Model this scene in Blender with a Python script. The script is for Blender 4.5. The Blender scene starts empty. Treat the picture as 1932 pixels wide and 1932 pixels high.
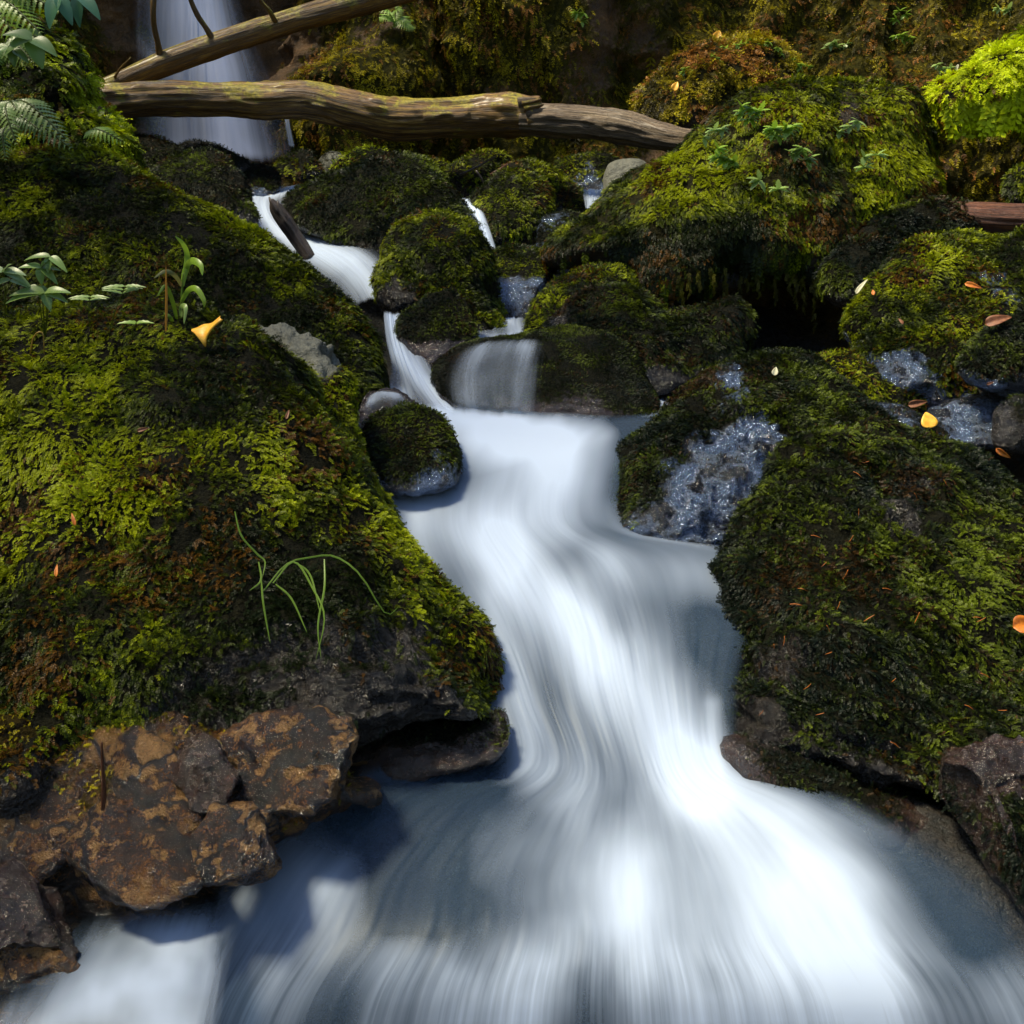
import bpy, bmesh, math, random
import numpy as np
from mathutils import Vector
from mathutils.bvhtree import BVHTree

# ------------------------------------------------------------------ camera, light
S = bpy.context.scene
COL = S.collection
R = math.radians
PITCH, FPX, CZ = R(15.0), 2072.0, 1.6
cam_d = bpy.data.cameras.new('camera')
cam = bpy.data.objects.new('camera', cam_d)
COL.objects.link(cam)
cam.location = (0, 0, CZ)
cam.rotation_euler = (R(90) - PITCH, 0, 0)
cam_d.sensor_width = 36.0
cam_d.lens = 36.0 * FPX / 1932.0
cam_d.clip_start = 0.05
cam_d.clip_end = 200.0
S.camera = cam

SUN_EL, SUN_AZ = 65.0, 264.0          # azimuth clockwise from +Y: high on the left
world = bpy.data.worlds.new('World')
S.world = world
world.use_nodes = True
wn = world.node_tree
bg = wn.nodes['Background']
sky = wn.nodes.new('ShaderNodeTexSky')
sky.sky_type = 'NISHITA'
sky.sun_disc = False
sky.sun_elevation = R(SUN_EL)
sky.sun_rotation = R(SUN_AZ)
wn.links.new(sky.outputs[0], bg.inputs[0])
bg.inputs[1].default_value = 0.15
sun_d = bpy.data.lights.new('sun', 'SUN')
sun = bpy.data.objects.new('sun', sun_d)
COL.objects.link(sun)
sun_d.energy = 3.6
sun_d.angle = R(10)
sun_d.color = (1.0, 0.89, 0.64)
sv = Vector((math.sin(R(SUN_AZ)) * math.cos(R(SUN_EL)), math.cos(R(SUN_AZ)) * math.cos(R(SUN_EL)), math.sin(R(SUN_EL))))
sun.rotation_euler = sv.to_track_quat('Z', 'Y').to_euler()
S.view_settings.view_transform = 'Standard'
S.view_settings.look = 'None'
S.view_settings.exposure = 0.78
S.view_settings.gamma = 1.0
S.render.engine = 'CYCLES'
S.cycles.use_denoising = True
S.cycles.max_bounces = 7
S.cycles.transparent_max_bounces = 12
S.cycles.sample_clamp_indirect = 4.0
S.cycles.caustics_reflective = False
S.cycles.caustics_refractive = False

# ------------------------------------------------------------------ helpers
cp, sp = math.cos(PITCH), math.sin(PITCH)


def P(px, py, D):
    """point seen at photo position (px, py in a 1932 frame) at world distance Y = D"""
    px = np.asarray(px, float); py = np.asarray(py, float); D = np.asarray(D, float)
    xc = (px - 966.0) / FPX; yc = (966.0 - py) / FPX
    dy = yc * sp + cp; dz = yc * cp - sp
    k = D / dy
    return np.stack([xc * k, D * np.ones_like(k), CZ + dz * k], -1)


def vhash(ix, iy, iz, seed):
    h = (ix.astype(np.int64) * 374761393 + iy.astype(np.int64) * 668265263 + iz.astype(np.int64) * 2147483647 + seed * 974711) & 0xffffffff
    h = ((h ^ (h >> 13)) * 1274126177) & 0xffffffff
    h = ((h ^ (h >> 16)) * 2246822519) & 0xffffffff
    return ((h ^ (h >> 15)) & 0xffffff).astype(float) / 0xffffff


def vnoise(p, seed=0):
    i = np.floor(p).astype(np.int64); f = p - i
    u = f * f * f * (f * (f * 6 - 15) + 10)
    r = 0
    for dx in (0, 1):
        wx = u[:, 0] if dx else 1 - u[:, 0]
        for dy in (0, 1):
            wy = u[:, 1] if dy else 1 - u[:, 1]
            for dz in (0, 1):
                wz = u[:, 2] if dz else 1 - u[:, 2]
                r = r + wx * wy * wz * vhash(i[:, 0] + dx, i[:, 1] + dy, i[:, 2] + dz, seed)
    return r * 2 - 1


def fbm(p, octv=4, seed=0, gain=0.5):
    a, s, t = 1.0, 0, 0
    for o in range(octv):
        s = s + a * vnoise(p * (2.03 ** o) + 17.3 * o, seed + o); t += a; a *= gain
    return s / t


def ridge(p, octv=4, seed=0):
    a, s, t = 1.0, 0, 0
    for o in range(octv):
        s = s + a * (1 - np.abs(vnoise(p * (2.1 ** o) + 9.1 * o, seed + o)) * 2); t += a; a *= 0.5
    return s / t


def smooth(e0, e1, x):
    t = np.clip((x - e0) / (e1 - e0), 0, 1)
    return t * t * (3 - 2 * t)


def nrm(a):
    return a / np.maximum(np.linalg.norm(a, axis=-1, keepdims=True), 1e-9)


def mesh_np(name, V, F, mat=None, parent=None, attrs=None, cols=None, uv=None, smooth_sh=True):
    """one linked mesh object from numpy arrays (all faces of one size)"""
    me = bpy.data.meshes.new(name)
    V = np.ascontiguousarray(V, dtype=np.float32); F = np.ascontiguousarray(F, dtype=np.int32)
    n, k = F.shape
    me.vertices.add(len(V)); me.vertices.foreach_set('co', V.ravel())
    me.loops.add(n * k); me.loops.foreach_set('vertex_index', F.ravel())
    me.polygons.add(n)
    me.polygons.foreach_set('loop_start', np.arange(0, n * k, k, dtype=np.int32))
    if smooth_sh:
        me.polygons.foreach_set('use_smooth', np.ones(n, dtype=bool))
    for an, av in (attrs or {}).items():
        me.attributes.new(an, 'FLOAT', 'POINT').data.foreach_set('value', np.ascontiguousarray(av, dtype=np.float32))
    if cols is not None:
        c4 = np.ones((len(V), 4), np.float32); c4[:, :3] = cols
        me.attributes.new('tint', 'FLOAT_COLOR', 'POINT').data.foreach_set('color', c4.ravel())
    if uv is not None:
        l = me.uv_layers.new(name='UVMap'); l.data.foreach_set('uv', np.ascontiguousarray(uv[F.ravel()], dtype=np.float32).ravel())
    me.update(calc_edges=True)
    me.validate()
    if mat: me.materials.append(mat)
    o = bpy.data.objects.new(name, me); COL.objects.link(o)
    if parent: o.parent = parent
    return o


def tag(o, label=None, cat=None, group=None, kind=None):
    if label: o['label'] = label
    if cat: o['category'] = cat
    if group: o['group'] = group
    if kind: o['kind'] = kind
    return o


def empty(name, loc, label, cat, group=None):
    o = bpy.data.objects.new(name, None); COL.objects.link(o)
    o.location = loc; o.empty_display_size = 0.1
    return tag(o, label, cat, group)


def norms(V, F):
    a, b, c = V[F[:, 0]], V[F[:, 1]], V[F[:, 2]]
    fn = np.cross(b - a, c - a)
    vn = np.zeros_like(V)
    for k in range(3): np.add.at(vn, F[:, k], fn)
    return nrm(vn), nrm(fn), np.linalg.norm(fn, axis=1) / 2


_ico = {}


def ico(sub):
    if sub not in _ico:
        bm = bmesh.new(); bmesh.ops.create_icosphere(bm, subdivisions=sub, radius=1.0)
        V = np.array([v.co[:] for v in bm.verts]); F = np.array([[v.index for v in f.verts] for f in bm.faces])
        bm.free(); _ico[sub] = (V, F)
    return _ico[sub]


def catmull(pts, t):
    """pts (n, k) sampled at t in [0, n-1]"""
    pts = np.asarray(pts, float); n = len(pts)
    i = np.clip(np.floor(t).astype(int), 0, n - 2); f = (t - i)[:, None]
    p1, p2 = pts[i], pts[i + 1]
    p0 = np.where((i > 0)[:, None], pts[np.maximum(i - 1, 0)], 2 * p1 - p2)
    p3 = np.where((i < n - 2)[:, None], pts[np.minimum(i + 2, n - 1)], 2 * p2 - p1)
    return 0.5 * ((2 * p1) + (-p0 + p2) * f + (2 * p0 - 5 * p1 + 4 * p2 - p3) * f ** 2 + (-p0 + 3 * p1 - 3 * p2 + p3) * f ** 3)


# ------------------------------------------------------------------ materials
class NT:
    def __init__(s, name):
        s.m = bpy.data.materials.new(name); s.m.use_nodes = True
        s.t = s.m.node_tree; s.b = s.t.nodes['Principled BSDF']; s.out = s.t.nodes['Material Output']

    def n(s, ty, **kw):
        nd = s.t.nodes.new(ty)
        for k, v in kw.items():
            if k.startswith('i_'):
                key = k[2:]
                nd.inputs[int(key) if key.isdigit() else key.replace('_', ' ')].default_value = v
            else: setattr(nd, k, v)
        return nd

    def l(s, a, b):
        s.t.links.new(a, b)

    def pos(s):
        return s.n('ShaderNodeNewGeometry').outputs['Position']

    def noise(s, scale, detail=5, rough=0.55, vec=None, dist=0.0):
        nd = s.n('ShaderNodeTexNoise'); nd.inputs['Scale'].default_value = scale
        nd.inputs['Detail'].default_value = detail; nd.inputs['Roughness'].default_value = rough
        nd.inputs['Distortion'].default_value = dist
        s.l(vec if vec is not None else s.pos(), nd.inputs['Vector'])
        return nd.outputs['Fac']

    def ramp(s, fac, stops):
        nd = s.n('ShaderNodeValToRGB'); e = nd.color_ramp.elements
        while len(e) < len(stops): e.new(0.5)
        for k, (p, c) in enumerate(stops):
            e[k].position = p; e[k].color = (*c, 1) if len(c) == 3 else c
        s.l(fac, nd.inputs[0]); return nd.outputs[0]

    def mixc(s, fac, a, b):
        nd = s.n('ShaderNodeMix', data_type='RGBA')
        for v, i in ((fac, 0), (a, 6), (b, 7)):
            if isinstance(v, (int, float)): nd.inputs[i].default_value = v
            elif isinstance(v, tuple): nd.inputs[i].default_value = (*v, 1)
            else: s.l(v, nd.inputs[i])
        return nd.outputs[2]

    def math(s, op, a, b=0.0, clamp=False):
        nd = s.n('ShaderNodeMath', operation=op, use_clamp=clamp)
        for v, i in ((a, 0), (b, 1)):
            if isinstance(v, (int, float)): nd.inputs[i].default_value = v
            else: s.l(v, nd.inputs[i])
        return nd.outputs[0]

    def mr(s, v, a, b, c=0.0, d=1.0, sm=False):
        nd = s.n('ShaderNodeMapRange'); nd.interpolation_type = 'SMOOTHSTEP' if sm else 'LINEAR'
        s.l(v, nd.inputs[0])
        for i, x in zip((1, 2, 3, 4), (a, b, c, d)): nd.inputs[i].default_value = x
        return nd.outputs[0]

    def attr(s, name, out='Fac'):
        nd = s.n('ShaderNodeAttribute'); nd.attribute_name = name; return nd.outputs[out]

    def bump(s, h, strength, dist, prev=None):
        nd = s.n('ShaderNodeBump'); nd.inputs['Strength'].default_value = strength; nd.inputs['Distance'].default_value = dist
        s.l(h, nd.inputs['Height'])
        if prev is not None: s.l(prev, nd.inputs['Normal'])
        return nd.outputs[0]


def mat_stone(name, c1, c2, c3, rough=(0.25, 0.6), bump=1.0, soil=((0.005, 0.006, 0.003), (0.018, 0.017, 0.006)), cracks=0.5, coat=0.3, sc=1.0, cior=1.5, crough=0.1, sheen=0.0, fiss=0.0, glint_tint=(0.30, 0.42, 0.66), shn=(0.42, 0.56)):
    q = NT(name)
    n1 = q.noise(7 * sc, 8, 0.6); n2 = q.noise(38 * sc, 6, 0.65); n3 = q.noise(150 * sc, 3, 0.6)
    col = q.ramp(n1, [(0.3, c1), (0.52, c2), (0.72, c3)])
    col = q.mixc(q.mr(n2, 0.4, 0.7), col, q.ramp(n3, [(0.3, c1), (0.7, c3)]))
    mo = q.attr('mossy')
    so = q.ramp(n2, [(0.35, soil[0]), (0.7, soil[1])])
    mk = q.mr(q.math('ADD', mo, q.math('MULTIPLY', q.math('SUBTRACT', n2, 0.5), 0.9)), 0.35, 0.6, 0, 1, True)
    col = q.mixc(mk, col, so)
    q.l(col, q.b.inputs['Base Color'])
    rr = q.mr(n2, 0.35, 0.65, rough[0], rough[1])
    rm = q.n('ShaderNodeMix'); q.l(mk, rm.inputs[0]); q.l(rr, rm.inputs[2]); rm.inputs[3].default_value = 0.75
    q.l(rm.outputs[0], q.b.inputs['Roughness'])
    q.b.inputs['Specular IOR Level'].default_value = 0.5
    q.l(q.math('MULTIPLY', q.math('SUBTRACT', 1.0, mk), coat), q.b.inputs['Coat Weight'])
    q.l(q.mr(mk, 0, 1, 0.5, 0.12), q.b.inputs['Specular IOR Level'])
    q.b.inputs['Coat Roughness'].default_value = crough; q.b.inputs['Coat IOR'].default_value = cior
    vo = q.n('ShaderNodeTexVoronoi'); vo.feature = 'DISTANCE_TO_EDGE'; vo.inputs['Scale'].default_value = 4.2 * sc
    q.l(q.mixc(0.06, q.pos(), q.n('ShaderNodeTexNoise', i_Scale=5.0).outputs['Color']), vo.inputs['Vector'])
    cr = q.mr(vo.outputs['Distance'], 0.0, 0.08, 0, 1, True)
    if fiss:      # dark grime in the fissures
        col = q.mixc(q.math('MULTIPLY', q.math('SUBTRACT', 1.0, cr), fiss), col, (0.004, 0.003, 0.002)); q.l(col, q.b.inputs['Base Color'])
    if sheen:     # sky reflection and golden glints put into the colour as tinted metallic patches
        ms = q.mr(q.noise(11 * sc, 5, 0.65), shn[0], shn[1], 0, 1, True)
        ms = q.math('MULTIPLY', q.math('MULTIPLY', ms, q.math('SUBTRACT', 1.0, mk)), sheen)
        if fiss: ms = q.math('MULTIPLY', ms, cr)
        q.l(ms, q.b.inputs['Metallic'])
        q.l(q.mixc(ms, col, glint_tint), q.b.inputs['Base Color'])
    b = q.bump(n1, 0.9 * bump, 0.06)
    b = q.bump(cr, 0.6 * cracks, 0.010, b)
    b = q.bump(n2, 1.0 * bump, 0.025, b)
    b = q.bump(n3, 1.0 * bump, 0.006, b)
    q.l(b, q.b.inputs['Normal']); q.l(b, q.b.inputs['Coat Normal'])
    return q.m


def mat_leafy(name, rough=0.45, trans=0.25, coat=0.0, attr='tint', spec=0.5):
    q = NT(name)
    c = q.attr(attr, 'Color')
    q.l(c, q.b.inputs['Base Color'])
    q.b.inputs['Roughness'].default_value = rough
    q.b.inputs['Specular IOR Level'].default_value = spec
    q.b.inputs['Coat Weight'].default_value = coat; q.b.inputs['Coat Roughness'].default_value = 0.25
    tr = q.n('ShaderNodeBsdfTranslucent'); mx = q.n('ShaderNodeMixShader'); mx.inputs[0].default_value = trans
    tc = q.mixc(0.5, c, (0.20, 0.26, 0.01))
    q.l(c, tr.inputs[0])
    q.l(q.b.outputs[0], mx.inputs[1]); q.l(tr.outputs[0], mx.inputs[2]); q.l(mx.outputs[0], q.out.inputs[0])
    return q.m


def mat_plain(name, c, rough=0.5, c2=None, scale=60):
    q = NT(name)
    if c2 is None: c2 = tuple(x * 0.55 for x in c)
    q.l(q.ramp(q.noise(scale, 4), [(0.35, c2), (0.65, c)]), q.b.inputs['Base Color'])
    q.b.inputs['Roughness'].default_value = rough
    q.l(q.bump(q.noise(scale * 4, 3), 0.4, 0.001), q.b.inputs['Normal'])
    return q.m


M = {}
M['dark'] = mat_stone('dark_wet_stone', (0.006, 0.006, 0.007), (0.020, 0.017, 0.014), (0.050, 0.034, 0.018), (0.10, 0.4), 1.6, coat=0.6, cior=1.5)
M['blue'] = mat_stone('slick_wet_stone', (0.004, 0.005, 0.008), (0.010, 0.012, 0.018), (0.035, 0.033, 0.036), (0.08, 0.2), 2.2, coat=1.0, cior=2.0, crough=0.07, sheen=0.75)
M['brown'] = mat_stone('brown_wet_stone', (0.005, 0.002, 0.001), (0.040, 0.013, 0.0015), (0.30, 0.115, 0.006), (0.05, 0.26), 1.8, coat=1.0, cior=1.9, fiss=0.95, sheen=0.50, glint_tint=(0.95, 0.50, 0.13), shn=(0.49, 0.60), sc=1.7,
                       soil=((0.03, 0.022, 0.003), (0.09, 0.06, 0.006)))
M['rust'] = mat_stone('rusty_wet_stone', (0.009, 0.004, 0.002), (0.035, 0.013, 0.004), (0.10, 0.038, 0.010), (0.08, 0.35), 1.3, coat=1.0, cior=1.8, sc=1.5)
M['grey'] = mat_stone('bare_grey_stone', (0.07, 0.075, 0.06), (0.15, 0.15, 0.11), (0.24, 0.24, 0.19), (0.4, 0.75), 0.8, coat=0.1)
M['cliff'] = mat_stone('cliff_stone', (0.040, 0.026, 0.012), (0.17, 0.088, 0.028), (0.36, 0.18, 0.055), (0.45, 0.8), 1.6, coat=0.05, sc=0.8,
                       soil=((0.026, 0.026, 0.004), (0.11, 0.092, 0.008)))
M['umber'] = mat_stone('brown_dark_stone', (0.014, 0.010, 0.005), (0.045, 0.028, 0.010), (0.11, 0.062, 0.018), (0.35, 0.7), 1.6, coat=0.1, sc=1.0,
                       soil=((0.012, 0.012, 0.003), (0.040, 0.036, 0.005)))
M['bed'] = mat_stone('stream_bed_stone', (0.005, 0.006, 0.006), (0.014, 0.015, 0.013), (0.050, 0.034, 0.020), (0.2, 0.6), 1.0, coat=0.2)
M['moss'] = mat_leafy('moss_fronds', 0.42, 0.22, 0.0, spec=0.15)
M['leaf'] = mat_leafy('green_leaves', 0.38, 0.35, 0.1)
M['needle'] = mat_plain('orange_needle', (0.55, 0.16, 0.02), 0.5)
M['yleaf'] = mat_plain('golden_leaf', (0.95, 0.55, 0.05), 0.45, (0.85, 0.38, 0.03), 90)
M['oleaf'] = mat_plain('orange_leaf', (0.75, 0.24, 0.02), 0.45, (0.45, 0.12, 0.02), 90)
M['bleaf'] = mat_plain('brown_leaf', (0.30, 0.12, 0.05), 0.55, (0.15, 0.05, 0.02), 90)
M['wleaf'] = mat_plain('pale_petal', (0.75, 0.72, 0.5), 0.5, (0.6, 0.55, 0.35), 90)


def mat_wood(name, c1, c2, c3, mossc=None, wet=0.3):
    q = NT(name)
    uv = q.n('ShaderNodeUVMap').outputs[0]
    mp = q.n('ShaderNodeMapping'); q.l(uv, mp.inputs[0]); mp.inputs['Scale'].default_value = (1.2, 14, 1)
    f = q.noise(3.0, 9, 0.7, mp.outputs[0], 0.6)
    mp2 = q.n('ShaderNodeMapping'); q.l(uv, mp2.inputs[0]); mp2.inputs['Scale'].default_value = (6, 60, 1)
    g = q.noise(2.0, 5, 0.6, mp2.outputs[0], 0.3)
    n2 = q.noise(9, 6, 0.6)
    col = q.ramp(f, [(0.33, c1), (0.5, c2), (0.68, c3)])
    col = q.mixc(q.mr(g, 0.45, 0.7), col, c1)
    if mossc:
        gn = q.n('ShaderNodeSeparateXYZ'); q.l(q.n('ShaderNodeNewGeometry').outputs['Normal'], gn.inputs[0])
        up = q.math('ADD', q.math('MULTIPLY', gn.outputs[2], 0.45), q.math('MULTIPLY', q.math('SUBTRACT', n2, 0.5), 3.2))
        col = q.mixc(q.mr(up, 0.1, 0.5, 0, 0.9, True), col, q.ramp(q.noise(70, 4), [(0.35, tuple(x * .35 for x in mossc)), (0.65, mossc)]))
    q.l(col, q.b.inputs['Base Color'])
    q.l(q.mr(f, 0.35, 0.65, 0.35, 0.75), q.b.inputs['Roughness'])
    q.b.inputs['Coat Weight'].default_value = wet; q.b.inputs['Coat Roughness'].default_value = 0.3
    b = q.bump(f, 1.0, 0.02); b = q.bump(g, 0.8, 0.006, b); b = q.bump(q.noise(120, 4), 0.5, 0.003, b)
    q.l(b, q.b.inputs['Normal'])
    return q.m


M['log'] = mat_wood('weathered_log_wood', (0.030, 0.012, 0.002), (0.22, 0.105, 0.012), (0.62, 0.37, 0.06), (0.52, 0.42, 0.010))
M['log_pale'] = mat_wood('bare_pale_wood', (0.05, 0.03, 0.016), (0.20, 0.13, 0.065), (0.48, 0.37, 0.24), None, 0.1)
M['redlog'] = mat_wood('red_rotten_wood', (0.04, 0.012, 0.004), (0.17, 0.05, 0.014), (0.32, 0.11, 0.03), None)
M['stick'] = mat_wood('dark_wet_stick_wood', (0.012, 0.007, 0.005), (0.070, 0.036, 0.02), (0.24, 0.15, 0.09), None, 0.6)


def mat_water(name, streak_u=46.0, streak_v=3.0, tint=(0.46, 0.58, 0.66), white=(0.62, 0.73, 0.92), sheen=0.14, blue_mix=0.10, gloss=0.4, contrast=1.7):
    """silky water: clear dark film where there is little foam, soft white where there is much"""
    q = NT(name)
    uv = q.n('ShaderNodeUVMap').outputs[0]

    def st(su, sv_, det):
        mp = q.n('ShaderNodeMapping'); q.l(uv, mp.inputs[0]); mp.inputs['Scale'].default_value = (su, sv_, 1)
        return q.noise(1.0, det, 0.55, mp.outputs[0], 0.4)
    s1 = st(streak_u * 0.28, streak_v * 0.5, 3); s2 = st(streak_u, streak_v, 4); s3 = st(streak_u * 4.0, streak_v * 2.2, 3)
    foam = q.attr('foam'); edge = q.attr('edge')
    sm = q.math('ADD', q.math('MULTIPLY', q.math('SUBTRACT', s1, 0.5), 1.1), q.math('MULTIPLY', q.math('SUBTRACT', s2, 0.5), 0.27))
    sm = q.math('ADD', sm, q.math('MULTIPLY', q.math('SUBTRACT', s3, 0.5), 0.12))
    # streaks matter most where the foam is neither full nor absent
    s4 = st(streak_u * 5.0, streak_v * 0.35, 3)       # fine threads where the water tips over the lip
    sm = q.math('ADD', sm, q.math('MULTIPLY', q.math('SUBTRACT', s4, 0.5), q.math('MULTIPLY', q.math('MAXIMUM', q.math('SUBTRACT', q.attr('streak'), 1.0), 0.0), 0.6)))
    w = q.math('MULTIPLY', foam, q.math('SUBTRACT', 1.35, foam))
    f = q.math('ADD', foam, q.math('MULTIPLY', sm, q.math('MULTIPLY', q.math('MULTIPLY', w, q.attr('streak')), contrast)), True)
    f = q.mr(f, 0.0, 1.0, 0.0, 1.0)
    df = q.n('ShaderNodeBsdfDiffuse'); df.inputs[0].default_value = (*white, 1)
    tl = q.n('ShaderNodeBsdfTranslucent'); tl.inputs[0].default_value = (*white, 1)
    fm = q.n('ShaderNodeMixShader'); fm.inputs[0].default_value = 0.18
    q.l(df.outputs[0], fm.inputs[1]); q.l(tl.outputs[0], fm.inputs[2])
    tp = q.n('ShaderNodeBsdfTransparent'); tp.inputs[0].default_value = (*tint, 1)
    gl = q.n('ShaderNodeBsdfGlossy'); gl.inputs['Roughness'].default_value = 0.45; gl.inputs[0].default_value = (0.9, 0.95, 1, 1)
    fr = q.n('ShaderNodeFresnel'); fr.inputs[0].default_value = 1.33
    wf = q.n('ShaderNodeMixShader'); q.l(q.math('ADD', q.math('MULTIPLY', fr.outputs[0], gloss), sheen * 0.1), wf.inputs[0])
    q.l(tp.outputs[0], wf.inputs[1]); q.l(gl.outputs[0], wf.inputs[2])
    bb = q.n('ShaderNodeBsdfDiffuse'); bb.inputs[0].default_value = (0.16, 0.30, 0.52, 1)      # even blue diffuse share of the clear water
    wb = q.n('ShaderNodeMixShader'); wb.inputs[0].default_value = blue_mix; q.l(wf.outputs[0], wb.inputs[1]); q.l(bb.outputs[0], wb.inputs[2])
    mx = q.n('ShaderNodeMixShader'); q.l(f, mx.inputs[0]); q.l(wb.outputs[0], mx.inputs[1]); q.l(fm.outputs[0], mx.inputs[2])
    clear = q.n('ShaderNodeBsdfTransparent')
    ea = q.math('ADD', edge, q.math('MULTIPLY', q.math('SUBTRACT', s2, 0.5), 0.5))
    ea = q.math('MULTIPLY', q.mr(ea, 0.1, 0.9, 0, 1, True), q.mr(edge, 0.0, 0.15))
    m2 = q.n('ShaderNodeMixShader'); q.l(ea, m2.inputs[0]); q.l(clear.outputs[0], m2.inputs[1]); q.l(mx.outputs[0], m2.inputs[2])
    q.l(m2.outputs[0], q.out.inputs[0])
    return q.m


M['water'] = mat_water('silky_stream_water', 26.0, 2.0)
M['fall'] = mat_water('falling_water', 30.0, 0.8, (0.75, 0.8, 0.85), white=(0.80, 0.84, 1.0))
M['veil'] = mat_water('veil_water', 22.0, 0.9, (0.82, 0.88, 0.9), sheen=0.0, blue_mix=0.0, gloss=0.15, contrast=2.6)
M['small'] = mat_water('thin_running_water', 16.0, 1.5, (0.82, 0.88, 0.9), sheen=0.0, blue_mix=0.0, gloss=0.15)

# ------------------------------------------------------------------ moss
PAL = {   # dark, mid, bright, dead
    'green': ((0.010, 0.017, 0.003), (0.068, 0.092, 0.003), (0.26, 0.30, 0.004), (0.110, 0.050, 0.005)),
    'bright': ((0.018, 0.032, 0.003), (0.14, 0.19, 0.004), (0.42, 0.50, 0.006), (0.14, 0.08, 0.006)),
    'dark': ((0.006, 0.011, 0.006), (0.028, 0.041, 0.005), (0.11, 0.145, 0.008), (0.045, 0.022, 0.005)),
    'olive': ((0.030, 0.025, 0.003), (0.165, 0.13, 0.004), (0.38, 0.31, 0.006), (0.30, 0.13, 0.022)),
}


def make_frond(seed, pairs=6):
    r = random.Random(seed); V = []; Q = []
    for k in range(pairs):
        x = 0.12 + 0.8 * k / (pairs - 1)
        z = 0.22 * x - 0.38 * x * x
        ln = 0.36 * (1 - 0.55 * x) * r.uniform(0.8, 1.2)
        for s in (-1, 1):
            an = R(r.uniform(34, 60)); w = 0.052 * r.uniform(0.8, 1.3); dz = r.uniform(-0.10, 0.08)
            dx, dy = math.cos(an), s * math.sin(an)
            b = len(V)
            V += [(x, 0, z), (x + dx * ln * .5 - dy * w, dy * ln * .5 + dx * w, z + dz * .4 + .02), (x + dx * ln, dy * ln, z + dz),
                  (x + dx * ln * .5 + dy * w, dy * ln * .5 - dx * w, z + dz * .4 + .02)]
            Q.append((b, b + 1, b + 2, b + 3))
    b = len(V)   # tip and spine
    V += [(0, -0.018, 0), (0.5, -0.02, 0.015), (0.5, 0.02, 0.015), (0, 0.018, 0), (1.08, 0, -0.2)]
    Q += [(b, b + 1, b + 2, b + 3)]
    V += [(0.9, -0.03, -0.11), (0.9, 0.03, -0.11), (1.12, 0.0, -0.23)]
    Q += [(b + 1, b + 5, b + 7, b + 6)]
    return np.array(V), np.array(Q)


FR = [make_frond(s, 6) for s in range(5)]
FR_S = [make_frond(s + 20, 4) for s in range(4)]


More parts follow.
